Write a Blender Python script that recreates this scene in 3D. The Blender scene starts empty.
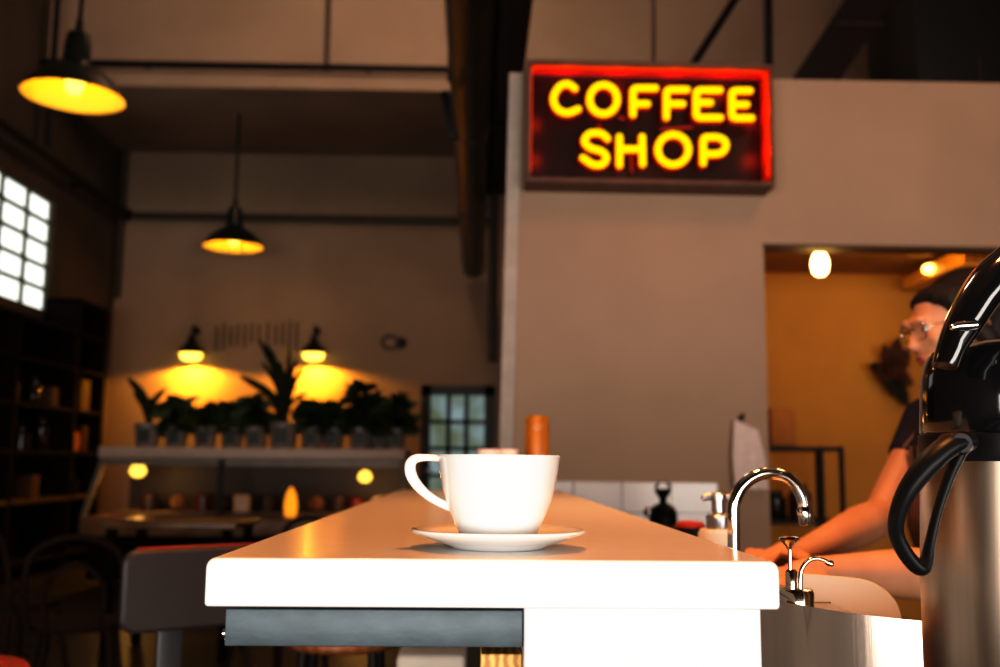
import bpy, bmesh, math, random
from mathutils import Vector, Matrix, noise
random.seed(7)
C = bpy.context.scene.collection
PI = math.pi
V = Vector
# ------------------------------------------------------------------ camera
CZ = 1.123
CAM = V((0, 0, CZ))
YAW, PITCH, ROLL, FPX = 0.023, math.atan(129/1000), 0.009, 1000.0
FW = V((math.sin(YAW)*math.cos(PITCH), math.cos(YAW)*math.cos(PITCH), math.sin(PITCH)))
RT = V((math.cos(YAW), -math.sin(YAW), 0))
UP = RT.cross(FW)
RT, UP = RT*math.cos(ROLL)+UP*math.sin(ROLL), UP*math.cos(ROLL)-RT*math.sin(ROLL)
def at(px, py, Y):
    d = FW + RT*((px-500)/FPX) + UP*((333.5-py)/FPX)
    return CAM + d*(Y/d.y)
cd = bpy.data.cameras.new('camera'); cam = bpy.data.objects.new('camera', cd); C.objects.link(cam)
M = Matrix.Identity(4)
for i in range(3):
    M[i][0] = RT[i]; M[i][1] = UP[i]; M[i][2] = -FW[i]; M[i][3] = CAM[i]
cam.matrix_world = M
cd.sensor_width = 36; cd.lens = 36; cd.clip_start = .05
cd.dof.use_dof = True; cd.dof.focus_distance = .855; cd.dof.aperture_fstop = 5.6
bpy.context.scene.camera = cam

# ------------------------------------------------------------------ materials
def mat(name, col, rough=.5, metal=0., var=.12, scale=12., bump=0., bscale=60., emit=None, estr=0., coat=0., stretch=None, spec=None, trans=0.):
    m = bpy.data.materials.new(name); m.use_nodes = True
    nt = m.node_tree; b = nt.nodes['Principled BSDF']
    tc = nt.nodes.new('ShaderNodeTexCoord'); mp = nt.nodes.new('ShaderNodeMapping')
    if stretch: mp.inputs['Scale'].default_value = stretch
    nt.links.new(tc.outputs['Object'], mp.inputs['Vector'])
    nz = nt.nodes.new('ShaderNodeTexNoise'); nz.inputs['Scale'].default_value = scale; nz.inputs['Detail'].default_value = 4
    nt.links.new(mp.outputs[0], nz.inputs['Vector'])
    rp = nt.nodes.new('ShaderNodeValToRGB')
    rp.color_ramp.elements[0].position = .3; rp.color_ramp.elements[1].position = .7
    rp.color_ramp.elements[0].color = [max(0, c*(1-var)) for c in col]+[1]
    rp.color_ramp.elements[1].color = [min(1, c*(1+var)) for c in col]+[1]
    nt.links.new(nz.outputs['Fac'], rp.inputs[0]); nt.links.new(rp.outputs[0], b.inputs['Base Color'])
    b.inputs['Roughness'].default_value = rough; b.inputs['Metallic'].default_value = metal
    b.inputs['Coat Weight'].default_value = coat
    if spec is not None: b.inputs['Specular IOR Level'].default_value = spec
    if trans: b.inputs['Transmission Weight'].default_value = trans
    if emit:
        b.inputs['Emission Color'].default_value = list(emit)+[1]; b.inputs['Emission Strength'].default_value = estr
    if bump:
        n2 = nt.nodes.new('ShaderNodeTexNoise'); n2.inputs['Scale'].default_value = bscale
        nt.links.new(mp.outputs[0], n2.inputs['Vector'])
        bp = nt.nodes.new('ShaderNodeBump'); bp.inputs['Strength'].default_value = bump; bp.inputs['Distance'].default_value = .004
        nt.links.new(n2.outputs['Fac'], bp.inputs['Height']); nt.links.new(bp.outputs[0], b.inputs['Normal'])
    return m
def emis(name, col, s):
    m = bpy.data.materials.new(name); m.use_nodes = True
    nt = m.node_tree; nt.nodes.remove(nt.nodes['Principled BSDF'])
    e = nt.nodes.new('ShaderNodeEmission'); e.inputs[0].default_value = list(col)+[1]; e.inputs[1].default_value = s
    nt.links.new(e.outputs[0], nt.nodes['Material Output'].inputs[0]); return m
def glass(name, tint=(1, 1, 1), refl=1.0):
    m = bpy.data.materials.new(name); m.use_nodes = True
    nt = m.node_tree; nt.nodes.remove(nt.nodes['Principled BSDF'])
    t = nt.nodes.new('ShaderNodeBsdfTransparent'); t.inputs[0].default_value = list(tint)+[1]
    g = nt.nodes.new('ShaderNodeBsdfGlossy'); g.inputs['Roughness'].default_value = .02
    f = nt.nodes.new('ShaderNodeFresnel'); f.inputs[0].default_value = 1.45
    mx = nt.nodes.new('ShaderNodeMixShader')
    nt.links.new(f.outputs[0], mx.inputs[0]); nt.links.new(t.outputs[0], mx.inputs[1]); nt.links.new(g.outputs[0], mx.inputs[2])
    nt.links.new(mx.outputs[0], nt.nodes['Material Output'].inputs[0]); return m
def wood(name, c1, c2, scale=6., rough=.45, axis=(1, 1, .12), coat=0.):
    m = mat(name, c1, rough, coat=coat); nt = m.node_tree
    wv = nt.nodes.new('ShaderNodeTexWave'); wv.inputs['Scale'].default_value = scale; wv.inputs['Distortion'].default_value = 6
    wv.inputs['Detail'].default_value = 3
    mp = [n for n in nt.nodes if n.type == 'MAPPING'][0]; mp.inputs['Scale'].default_value = axis
    nt.links.new(mp.outputs[0], wv.inputs['Vector'])
    rp = [n for n in nt.nodes if n.type == 'VALTORGB'][0]
    rp.color_ramp.elements[0].color = list(c1)+[1]; rp.color_ramp.elements[1].color = list(c2)+[1]
    rp.color_ramp.elements[0].position = .1; rp.color_ramp.elements[1].position = .9
    nt.links.new(wv.outputs['Fac'], rp.inputs[0]); return m
def brick(name, c1, c2, mortar, bw, bh, ms=.004, rough=.3, axes='XZ', off=.5):
    m = mat(name, c1, rough); nt = m.node_tree
    tc = [n for n in nt.nodes if n.type == 'TEX_COORD'][0]; b = nt.nodes['Principled BSDF']
    sx = nt.nodes.new('ShaderNodeSeparateXYZ'); cb = nt.nodes.new('ShaderNodeCombineXYZ')
    nt.links.new(tc.outputs['Object'], sx.inputs[0])
    nt.links.new(sx.outputs[axes[0]], cb.inputs[0]); nt.links.new(sx.outputs[axes[1]], cb.inputs[1])
    bt = nt.nodes.new('ShaderNodeTexBrick'); bt.offset = off
    bt.inputs['Color1'].default_value = list(c1)+[1]; bt.inputs['Color2'].default_value = list(c2)+[1]; bt.inputs['Mortar'].default_value = list(mortar)+[1]
    bt.inputs['Scale'].default_value = 1; bt.inputs['Brick Width'].default_value = bw; bt.inputs['Row Height'].default_value = bh; bt.inputs['Mortar Size'].default_value = ms
    nt.links.new(cb.outputs[0], bt.inputs['Vector']); nt.links.new(bt.outputs[0], b.inputs['Base Color']); return m

PORC = mat('white_porcelain', (.86, .86, .85), .12, var=.01, coat=.4)
SOLID = mat('white_solid_surface', (.84, .83, .82), .16, var=.015, scale=40)
PANELW = mat('white_laminate', (.82, .82, .81), .35, var=.015)
STEELBAR = mat('raw_blue_grey_steel', (.070, .096, .112), .45, .3, var=.16, scale=55, bump=.04, bscale=190, stretch=(.7, 1, 1.3))
PINE = wood('pine_end_grain', (.75, .45, .14), (.42, .2, .05), 40, .6, (1, 1, 1))
CHROME = mat('chrome', (.82, .82, .82), .05, 1., var=.02)
BRSTEEL = mat('brushed_steel', (.64, .52, .42), .31, 1., var=.10, scale=9, stretch=(9, 9, .05))
BRSTEEL2 = mat('brushed_sheet_steel', (.52, .43, .37), .24, 1., var=.14, scale=5, stretch=(5, 5, .05), bump=.03, bscale=80)
BRONZE = mat('polished_nickel', (.62, .52, .42), .10, 1., var=.05)
GREYSTEEL = mat('satin_grey_steel', (.42, .42, .44), .3, 1., var=.05)
BLKPLAST = mat('gloss_black_plastic', (.008, .008, .009), .12, var=.1, coat=.5)
BLKSOFT = mat('satin_black_plastic', (.010, .010, .011), .40, spec=.22, var=.1)
BLKMETAL = mat('black_metal', (.012, .010, .009), .5, 0., spec=.3, var=.2)
DARKENAMEL = mat('dark_green_black_enamel', (.012, .014, .01), .3, var=.1)
SHADEIN = mat('cream_enamel', (.92, .70, .16), .4, var=.02)
BULB = emis('bulb_glow', (1, .66, .10), 2.6)
BULBW = emis('bare_bulb_glow', (1, .70, .28), 9)
CASEGLINT = emis('case_glint_glow', (1, .58, .08), 2.2)  # for the imitated lamp reflections in the case glass
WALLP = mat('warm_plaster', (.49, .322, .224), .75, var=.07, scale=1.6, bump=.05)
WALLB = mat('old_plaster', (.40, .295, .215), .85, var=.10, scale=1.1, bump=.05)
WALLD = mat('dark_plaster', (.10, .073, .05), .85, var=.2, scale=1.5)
FASC = mat('fascia_plaster', (.46, .33, .245), .85, var=.08, scale=1.2)
CEILD = mat('dark_ceiling', (.32, .24, .18), .9, var=.15, scale=1.)
KITW = mat('ochre_paint', (.54, .255, .04), .7, var=.08, scale=2)
KITC = mat('kitchen_ceiling_paint', (.35, .2, .09), .8)
FLOORM = brick('dark_plank_floor', (.05, .035, .024), (.038, .026, .018), (.012, .01, .008), 1.8, .16, .003, .4, 'YX')
TILE = brick('cream_square_tile', (.80, .70, .66), (.76, .66, .62), (.45, .36, .32), .225, .18, .006, .2, 'XZ', 0)
DKWOOD = wood('dark_stained_wood', (.013, .007, .004), (.008, .004, .0025), 5, .85)
DKWOOD.node_tree.nodes['Principled BSDF'].inputs['Specular IOR Level'].default_value = .1
BRWOOD = wood('brown_wood', (.22, .11, .05), (.14, .065, .028), 5, .35, (.2, 1, 1))
LOWSH = wood('dull_brown_shelf', (.075, .038, .018), (.05, .025, .012), 5, .6)
ORWOOD = wood('amber_wood', (.62, .23, .03), (.46, .15, .015), 9, .4)
SEATWOOD = wood('orange_seat_wood', (.34, .13, .045), (.25, .09, .03), 10, .35, (1, .15, 1))
GREYPLAST = mat('charcoal_moulded_back', (.040, .035, .036), .42, var=.06)
GREYPOST = mat('grey_post_metal', (.075, .072, .075), .4, .4)
REDCUSH = mat('red_orange_fabric', (.38, .05, .018), .8, var=.3, scale=60, bump=.4)
BEIGE = mat('beige_board', (.80, .70, .61), .6, var=.05)
SOAPW = mat('cream_white_bottle', (.93, .88, .80), .3, var=.02)
SKIN = mat('skin', (.62, .30, .17), .5, var=.06, scale=20)
HAIRM = mat('dark_brown_hair', (.014, .007, .005), .7, var=.5, scale=30, stretch=(1, 6, .6), bump=.5, bscale=60)
NAVY = mat('navy_cotton', (.016, .015, .038), .8, var=.2, scale=40)
APRON = mat('mauve_grey_canvas', (.19, .12, .115), .85, var=.12, scale=50, bump=.3, bscale=200)
JEANS = mat('charcoal_denim', (.025, .024, .028), .85)
LIPS = mat('lip_skin', (.45, .13, .09), .5)
EYEW = mat('eye_white', (.75, .7, .65), .2)
EYED = mat('dark_iris', (.02, .012, .008), .15)
TOWEL = mat('pale_pink_cotton_towel', (.93, .74, .68), .9, var=.06, scale=50, bump=.5, bscale=150)
CARD = mat('brown_cardboard', (.42, .17, .04), .8, var=.08)
GALV = mat('galvanised_duct', (.10, .085, .065), .38, .7, var=.2, scale=4)
RUBBER = mat('black_flexible_duct', (.045, .038, .031), .45, var=.2)
GIRDER = mat('dark_red_oxide_steel', (.018, .007, .006), .6)
GIRDERS = mat('girder_seam', (.055, .035, .03), .6)
NEON = emis('yellow_neon', (1, .57, .0), 1.4)
HALOR = emis('red_halo_glow', (1, .02, .0), .55)  # emissive red for the imitated halo around the letters
SIGNF = mat('worn_brown_sign_frame', (.16, .085, .06), .55, var=.2, scale=10)
SIGNIN = mat('red_painted_inside', (.85, .05, .02), .4, var=.1)
SIGNBK = mat('dark_maroon_panel', (.014, .003, .002), .35)
GLASS = glass('clear_glass')
LENS = glass('spectacle_glass')
_n = LENS.node_tree; _m = [n for n in _n.nodes if n.type == 'MIX_SHADER'][0]
_n.links.remove(_m.inputs[0].links[0]); _m.inputs[0].default_value = .06
FROST = emis('frosted_daylight_pane', (.93, .96, .88), 1.25)
def pane_mat():
    m = emis('green_outdoor_view', (.3, .4, .3), .3); nt = m.node_tree; e = [n for n in nt.nodes if n.type == 'EMISSION'][0]
    tc = nt.nodes.new('ShaderNodeTexCoord'); nz = nt.nodes.new('ShaderNodeTexNoise'); nz.inputs['Scale'].default_value = 3.2
    rp = nt.nodes.new('ShaderNodeValToRGB'); rp.color_ramp.elements[0].position = .35; rp.color_ramp.elements[1].position = .68
    rp.color_ramp.elements[0].color = (.22, .26, .16, 1); rp.color_ramp.elements[1].color = (.42, .56, .60, 1)
    nt.links.new(tc.outputs['Object'], nz.inputs[0]); nt.links.new(nz.outputs[0], rp.inputs[0]); nt.links.new(rp.outputs[0], e.inputs[0])
    e.inputs[1].default_value = .5
    return m
OUTV = pane_mat()
LEAFA = mat('dark_green_leaf', (.022, .042, .010), .5, var=.5, scale=9)
LEAFB = mat('olive_green_leaf', (.04, .055, .012), .5, var=.5, scale=9)
LEAFC = mat('blackish_leaf', (.018, .022, .010), .8, spec=.15, var=.4, scale=9)
SOIL = mat('potting_soil', (.02, .013, .008), .9)
POTW = mat('white_glazed_pot', (.26, .23, .21), .4, var=.1)
POTD = mat('dark_pot_label', (.035, .04, .035), .5)
CASEW = mat('pale_pink_case_top', (.52, .42, .37), .45, var=.06)
CASEF = mat('aged_grey_case_frame', (.22, .185, .155), .45, .3)
CASEB = wood('case_base_wood', (.30, .17, .09), (.22, .12, .06), 4, .4, (.2, 1, 1))
BREAD = mat('brown_crust', (.20, .09, .035), .7, var=.3, scale=30)
CHOC = mat('dark_chocolate', (.03, .014, .010), .4)
CREAMC = mat('cream_icing', (.62, .52, .46), .5)
REDC = mat('red_berry_glaze', (.10, .014, .016), .3)
AMBER = mat('amber_jar_glass', (.60, .20, .02), .25, emit=(.8, .25, .02), estr=.06)  # slight emission stands in for light caught by the jar
JARD = mat('dark_bottle_glass', (.02, .014, .010), .15)
JARB = mat('brick_red_box', (.07, .016, .007), .7)
LETTERM = mat('dark_wall_lettering', (.018, .014, .011), .7)
PLAQ = mat('faded_oval_plaque', (.12, .10, .085), .7)
DRIED = mat('dried_brown_leaf', (.07, .026, .012), .8, var=.4)
DRIEDG = mat('dark_green_dried_leaf', (.012, .014, .007), .8, var=.4)
LITWOOD = wood('honey_shelf_wood', (.80, .42, .07), (.66, .32, .045), 5, .35, (1, .15, 1))

# ------------------------------------------------------------------ mesh builder
def frame_along(t, ref):
    t = t.normalized(); n = ref - t*ref.dot(t)
    if n.length < 1e-4:
        ref = V((1, 0, 0)) if abs(t.x) < .9 else V((0, 1, 0)); n = ref - t*ref.dot(t)
    n.normalize(); return n, t.cross(n)
class MB:
    def __init__(s): s.v = []; s.f = []
    def add(s, vs, fs):
        o = len(s.v); s.v += [V(p) for p in vs]; s.f += [tuple(i+o for i in f) for f in fs]; return s
    def box(s, c, d, R=None, bev=0., seg=3):
        bm = bmesh.new(); bmesh.ops.create_cube(bm, size=1)
        for v in bm.verts: v.co = V((v.co.x*d[0], v.co.y*d[1], v.co.z*d[2]))
        if bev: bmesh.ops.bevel(bm, geom=list(bm.edges), offset=bev, segments=seg, profile=.5, affect='EDGES')
        bm.verts.index_update()
        vs = [(R @ v.co if R else v.co.copy()) + V(c) for v in bm.verts]
        s.add(vs, [[v.index for v in f.verts] for f in bm.faces]); bm.free(); return s
    def bb(s, a, b, bev=0., seg=3):
        a = V(a); b = V(b); d = b-a
        return s.box((a+b)/2, [abs(x) for x in d], None, bev, seg)
    def tube(s, pts, r, n=14, closed=False, ref=(0, 0, 1), flat=1., cap=True, rnd=False):
        pts = [V(p) for p in pts]; m = len(pts); rs = r if isinstance(r, (list, tuple)) else [r]*m
        ref = V(ref); vs = []; fs = []
        for i, p in enumerate(pts):
            a = pts[i-1] if (i or closed) else p; b = pts[(i+1) % m] if (i < m-1 or closed) else p
            N, B = frame_along(b-a, ref)
            for k in range(n):
                t = 2*PI*k/n
                vs.append(p + N*(math.cos(t)*rs[i]*flat) + B*(math.sin(t)*rs[i]))
        for i in range(m if closed else m-1):
            j = (i+1) % m
            for k in range(n):
                l = (k+1) % n; fs.append((i*n+k, i*n+l, j*n+l, j*n+k))
        if not closed and cap:
            fs.append(tuple(range(n))[::-1]); fs.append(tuple((m-1)*n+k for k in range(n)))
        s.add(vs, fs)
        if rnd:
            for p, rr in ((pts[0], rs[0]), (pts[-1], rs[-1])): s.ell(p, (rr, rr, rr), n=n, m=8)
        return s
    def lathe(s, prof, c=(0, 0, 0), n=48, R=None):
        vs = []; fs = []; c = V(c); idx = []
        for (r, z) in prof:
            if r < 1e-6: idx.append([len(vs)]*n); vs.append(V((0, 0, z)))
            else:
                idx.append(list(range(len(vs), len(vs)+n)))
                vs += [V((r*math.cos(2*PI*k/n), r*math.sin(2*PI*k/n), z)) for k in range(n)]
        for i in range(len(prof)-1):
            for k in range(n):
                l = (k+1) % n; q = [idx[i][k], idx[i][l], idx[i+1][l], idx[i+1][k]]
                q2 = [];  [q2.append(x) for x in q if x not in q2]
                if len(q2) > 2: fs.append(tuple(q2))
        s.add([(R @ p if R else p)+c for p in vs], fs); return s
    def ell(s, c, rad, R=None, n=20, m=12):
        vs = [V((0, 0, rad[2]))]; fs = []
        for i in range(1, m):
            a = PI*i/m
            for k in range(n):
                t = 2*PI*k/n; vs.append(V((rad[0]*math.sin(a)*math.cos(t), rad[1]*math.sin(a)*math.sin(t), rad[2]*math.cos(a))))
        vs.append(V((0, 0, -rad[2])))
        for k in range(n):
            l = (k+1) % n; fs.append((0, 1+k, 1+l)); e = 1+(m-2)*n; fs.append((len(vs)-1, e+l, e+k))
        for i in range(m-2):
            for k in range(n):
                l = (k+1) % n; a = 1+i*n; fs.append((a+k, a+n+k, a+n+l, a+l))
        s.add([(R @ p if R else p)+V(c) for p in vs], fs); return s
    def cap(s, p0, p1, r0, r1, n=16):
        p0 = V(p0); p1 = V(p1); s.tube([p0, p1], [r0, r1], n); s.ell(p0, (r0,)*3, n=n); s.ell(p1, (r1,)*3, n=n); return s
    def prism(s, poly, ext):
        m = len(poly); poly = [V(p) for p in poly]; ext = V(ext)
        return s.add(poly+[p+ext for p in poly], [tuple(range(m))[::-1], tuple(range(m, 2*m))] + [(i, (i+1) % m, m+(i+1) % m, m+i) for i in range(m)])
    def leaf(s, base, tip, w, bend=V((0, 0, 0)), n=5, side=None):
        base = V(base); tip = V(tip); d = tip-base
        sd = side or d.cross(V((random.uniform(-1, 1), random.uniform(-1, 1), .3)))
        if sd.length < 1e-5: sd = V((1, 0, 0))
        sd.normalize(); vs = []; fs = []
        for i in range(n+1):
            t = i/n; p = base + d*t + bend*(t*t); ww = w*math.sin(PI*min(.98, .12+.86*t))**.8
            vs += [p - sd*ww, p + sd*ww]
        for i in range(n): fs.append((2*i, 2*i+1, 2*i+3, 2*i+2))
        s.add(vs, fs); return s
    def build(s, name, m, parent=None, world=True, smooth=38, origin=None):
        me = bpy.data.meshes.new(name); off = V((0, 0, 0))
        if parent is not None and world:
            q = parent
            while q: off += q.location; q = q.parent
        elif origin is not None: off = V(origin)
        me.from_pydata([p-off for p in s.v], [], s.f)
        bm = bmesh.new(); bm.from_mesh(me); bmesh.ops.recalc_face_normals(bm, faces=bm.faces); bm.to_mesh(me); bm.free()
        if smooth: me.shade_smooth(); me.set_sharp_from_angle(angle=math.radians(smooth))
        me.materials.append(m)
        o = bpy.data.objects.new(name, me); C.objects.link(o)
        if parent is not None: o.parent = parent
        elif origin is not None: o.location = origin
        return o
def thing(name, label, cat, loc=(0, 0, 0), rotz=0, group=None):
    o = bpy.data.objects.new(name, None); o.empty_display_size = .05; C.objects.link(o); o.location = loc; o.rotation_euler = (0, 0, rotz)
    return tag(o, label, cat, group)
def tag(o, label, cat, group=None):
    o['label'] = label; o['category'] = cat
    if group: o['group'] = group
    return o
def struct(name, mb, m, smooth=0):
    o = mb.build(name, m, smooth=smooth); o['kind'] = 'structure'; return o
def copy_tree(o, parent=None):
    c = o.copy(); C.objects.link(c)
    if parent: c.parent = parent; c.matrix_parent_inverse = o.matrix_parent_inverse
    for ch in list(o.children): copy_tree(ch, c)
    return c
def arc(pts, k=8, closed=False):                       # Catmull-Rom smoothing
    pts = [V(p) for p in pts]; out = []; m = len(pts)
    for i in range(m if closed else m-1):
        g = (lambda j: pts[j % m]) if closed else (lambda j: pts[min(max(j, 0), m-1)])
        a, b, c, d = g(i-1), g(i), g(i+1), g(i+2)
        for q in range(k):
            t = q/k; out.append(.5*((2*b)+(c-a)*t+(2*a-5*b+4*c-d)*t*t+(3*b-a-3*c+d)*t**3))
    if not closed: out.append(pts[-1])
    return out
def lin(vals, k=8):
    out = []
    for a, b in zip(vals, vals[1:]): out += [a+(b-a)*q/k for q in range(k)]
    return out+[vals[-1]]
def light(name, kind, loc, energy, col, size=.05, **kw):
    l = bpy.data.lights.new(name, kind); l.energy = energy; l.color = col
    if kind in ('POINT', 'SPOT'): l.shadow_soft_size = size
    for k, v in kw.items(): setattr(l, k, v)
    o = bpy.data.objects.new(name, l); C.objects.link(o); o.location = loc; return o

# ------------------------------------------------------------------ room shell
XL, YB, YF, XR, ZC = -4.56, 12.5, -3.6, 5.0, 6.4
struct('floor', MB().bb((XL-.2, YF-.2, -.1), (XR+.2, YB+.2, 0)), FLOORM)
struct('ceiling', MB().bb((XL-.2, YF-.2, ZC), (XR+.2, 10.2, ZC+.1)).bb((XL-.2, 10.2, 5.02), (XR+.2, YB+.2, 5.12)), CEILD)
struct('trim_1', MB().bb((XL, 10.2, 5.025), (XR, 10.32, ZC)), FASC)
struct('trim_2', MB().bb((XL, 10.14, 5.0), (XR, 10.2, 5.14)), FASC)
wl = MB()
wz0, wz1, wy0, wy1 = 2.66, 3.86, 7.8, 10.62
wl.bb((XL-.2, YF, 0), (XL, wy0, ZC)).bb((XL-.2, wy1, 0), (XL, YB, ZC)).bb((XL-.2, wy0, 0), (XL, wy1, wz0)).bb((XL-.2, wy0, wz1), (XL, wy1, ZC))
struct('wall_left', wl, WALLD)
struct('wall_back', MB().bb((XL-.2, YB, 0), (XR+.2, YB+.15, ZC)), WALLB)
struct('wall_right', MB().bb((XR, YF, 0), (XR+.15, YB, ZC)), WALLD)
wf = MB()
fx0, fx1, fz0, fz1 = -4.0, 4.4, .30, 1.65
wf.bb((XL, YF-.15, 0), (XR, YF, fz0)).bb((XL, YF-.15, fz1), (XR, YF, ZC)).bb((XL, YF-.15, fz0), (fx0, YF, fz1)).bb((fx1, YF-.15, fz0), (XR, YF, fz1))
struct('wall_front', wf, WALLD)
# left clerestory window: steel frame and frosted panes
w1 = MB(); x0 = XL-.06
cols = [wy1 - .55*i for i in range(6)]
for y in cols: w1.bb((x0-.03, y-.022, wz0), (x0+.03, y+.022, wz1))
nr = 5
for j in range(nr+1):
    z = wz0+(wz1-wz0)*j/nr; w1.bb((x0-.03, wy0, z-.02), (x0+.03, wy1, z+.02))
WFM = mat('window_steel', (.10, .10, .08), .5)
w1o = struct('window_1', w1, WFM)
for a, b in zip(cols[1:], cols):
    pn = MB()
    for j in range(nr):
        za = wz0+(wz1-wz0)*j/nr+.02; zb = wz0+(wz1-wz0)*(j+1)/nr-.02
        pn.bb((x0-.012, a+.022, za), (x0-.004, b-.022, zb))
    pn.build('pane', FROST, w1o, smooth=0)
# back door
dx0, dx1 = at(421, 420, YB).x, at(494, 420, YB).x
dz1 = at(455, 386, YB).z
fr = MB(); fw = .12
fr.bb((dx0, YB-.06, 0), (dx0+fw, YB+.01, dz1)).bb((dx1-fw, YB-.06, 0), (dx1, YB+.01, dz1)).bb((dx0, YB-.06, dz1-fw), (dx1, YB+.01, dz1)).bb((dx0, YB-.06, 0), (dx1, YB+.01, .3))
w = (dx1-dx0-2*fw)
for i in (1, 2): fr.bb((dx0+fw+w*i/3-.03, YB-.05, .3), (dx0+fw+w*i/3+.03, YB, dz1-fw))
for j in (1, 2, 3, 4): zz = .3+(dz1-fw-.3)*j/5; fr.bb((dx0+fw, YB-.05, zz-.025), (dx1-fw, YB, zz+.025))
d1 = struct('door_1', fr, mat('charcoal_door_paint', (.022, .024, .026), .4))
MB().bb((dx0+fw, YB-.02, .3), (dx1-fw, YB-.01, dz1-fw)).build('pane', OUTV, d1, smooth=0)
MB().tube([(dx0+.07, YB-.07, 1.0), (dx0+.07, YB-.12, 1.02), (dx0+.16, YB-.12, 1.02)], .012).build('door_handle', GREYSTEEL, d1)

# partition wall with kitchen opening
PY = 4.65
pzt = at(890, 81, PY).z
pL0 = at(498.5, 470, PY).x; pL1 = at(513, 74, PY).x
oX0 = at(766, 340, PY).x; oX1 = 2.95; oZ = at(860, 246, PY).z
pt = .12
pm = MB()
zt = pzt
pm.prism([(pL0, PY, 0), (oX0, PY, 0), (oX0, PY, zt), (pL1, PY, zt)], (0, pt, 0))
pm.bb((oX0, PY, oZ), (oX1, PY+pt, zt)); pm.bb((oX1, PY, 0), (XR, PY+pt, zt))
struct('wall_partition', pm, WALLP)
tr = MB(); tw = .045
tr.prism([(pL0-tw*.4, PY-.02, 0), (pL0+tw, PY-.02, 0), (pL1+tw, PY-.02, zt), (pL1-tw*.4, PY-.02, zt)], (0, pt+.04, 0))
struct('trim_3', tr, mat('pale_corner_trim', (.56, .45, .38), .6))
struct('trim_4', MB().bb((oX0-.004, PY-.006, oZ-.010), (oX1, PY+pt+.002, oZ+.004)), mat('dark_lintel_edge', (.12, .07, .04), .6))
KY = 6.55
struct('wall_kitchen_back', MB().bb((oX0-.25, KY, 0), (3.5, KY+.1, 2.9)), KITW)
struct('wall_kitchen_left', MB().bb((oX0-.25, PY+pt, 0), (oX0-.15, KY, 2.9)), KITW)
struct('wall_kitchen_right', MB().bb((3.4, PY+pt, 0), (3.5, KY, 2.9)), KITW)
struct('ceiling_kitchen', MB().bb((oX0-.25, PY+pt, 2.40), (3.5, KY+.1, 2.5)), KITC)
tX0, tX1 = at(548, 500, PY).x, at(717, 500, PY).x
struct('trim_5', MB().bb((tX0, PY-.012, .55), (tX1, PY+.002, at(640, 482, PY).z), .003, 1), TILE)

# ------------------------------------------------------------------ bar counter
CT = 1.051
cxl, cxr = at(205.5, 585, .765).x, at(779, 585, .765).x
cy0, cy1 = .762, 2.66
zb = at(500, 608, .765).z
def slab_ring(y, d):
    out = []
    for px, pz, sx, sz, r in ((cxr, CT, -1, -1, .0075), (cxl, CT, 1, -1, .0075), (cxl, zb, 1, 1, .003), (cxr, zb, -1, 1, .003)):
        arcp = [(px+sx*(d+r*(1-math.cos(a))), pz+sz*(d+r*(1-math.sin(a)))) for a in [PI/2*q/6 for q in range(7)]]
        if sx*sz < 0: arcp = arcp[::-1]
        out += arcp
    return [V((x, y, z)) for x, z in out]
def slab_mb():
    ysd = [(cy0, .0022), (cy0+.0006, .0009), (cy0+.0022, 0), (cy0+.006, 0), (cy1-.012, 0), (cy1-.006, 0), (cy1, .006)]
    vs = []; fs = []
    for y, d in ysd: vs += slab_ring(y, d)
    n = len(vs)//len(ysd)
    for a in range(len(ysd)-1):
        for k in range(n): l = (k+1) % n; fs.append((a*n+k, a*n+l, (a+1)*n+l, (a+1)*n+k))
    fs += [tuple(range(n)), tuple(range((len(ysd)-1)*n, len(ysd)*n))]
    return MB().add(vs, fs)
top = slab_mb().build('countertop', SOLID, smooth=50)
wn = top.modifiers.new('weighted', 'WEIGHTED_NORMAL'); wn.keep_sharp = True; wn.weight = 100
tag(top, 'thick glossy white countertop with rounded edges under the cup and saucer', 'counter')
base = thing('counter_base', 'white panelled counter base with steel bar and pine block below the worktop', 'counter base', (.1, 1.6, 0))
bxl, bxr = at(524, 640, .78).x, at(762, 640, .78).x
MB().bb((bxl, .781, 0), (bxr, 2.60, zb-.0015), .0015, 1).build('end_panel', PANELW, base)
sb = MB(); s0 = at(227, 611, .79); s1 = at(523.5, 646.5, .79)
sx0, sx1, sz1, sz0 = s0.x, bxl-.0005, zb-.0045, s1.z
wt = .003
sb.bb((sx0, .785, sz0), (sx1, .785+wt, sz1), .0012, 2).bb((sx0, .842, sz0), (sx1, .845, sz1), .0012, 2)
sb.bb((sx0, .786, sz1-wt), (sx1, .845, sz1), .0012, 2).bb((sx0, .786, sz0), (sx1, .845, sz0+wt), .0012, 2)
sbo = sb.build('support_bar', STEELBAR, base)
bo = MB(); bo.lathe([(0, 0), (.0035, 0), (.0035, .003), (.002, .0045), (0, .0045)], (sx0-.0002, .795, sz0+.008), 12, Matrix.Rotation(-PI/2, 3, 'Y'))
bo.lathe([(0, 0), (.0028, 0), (.0028, .0025), (0, .003)], (sx0-.0002, .80, sz0+.003), 12, Matrix.Rotation(-PI/2, 3, 'Y'))
bo.build('bolt', CHROME, sbo)
wp0 = at(480.5, 654, .80)
MB().bb((wp0.x, .80, .3), (bxl-.0005, .86, wp0.z), .001, 1).build('wood_post', PINE, base)

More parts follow.
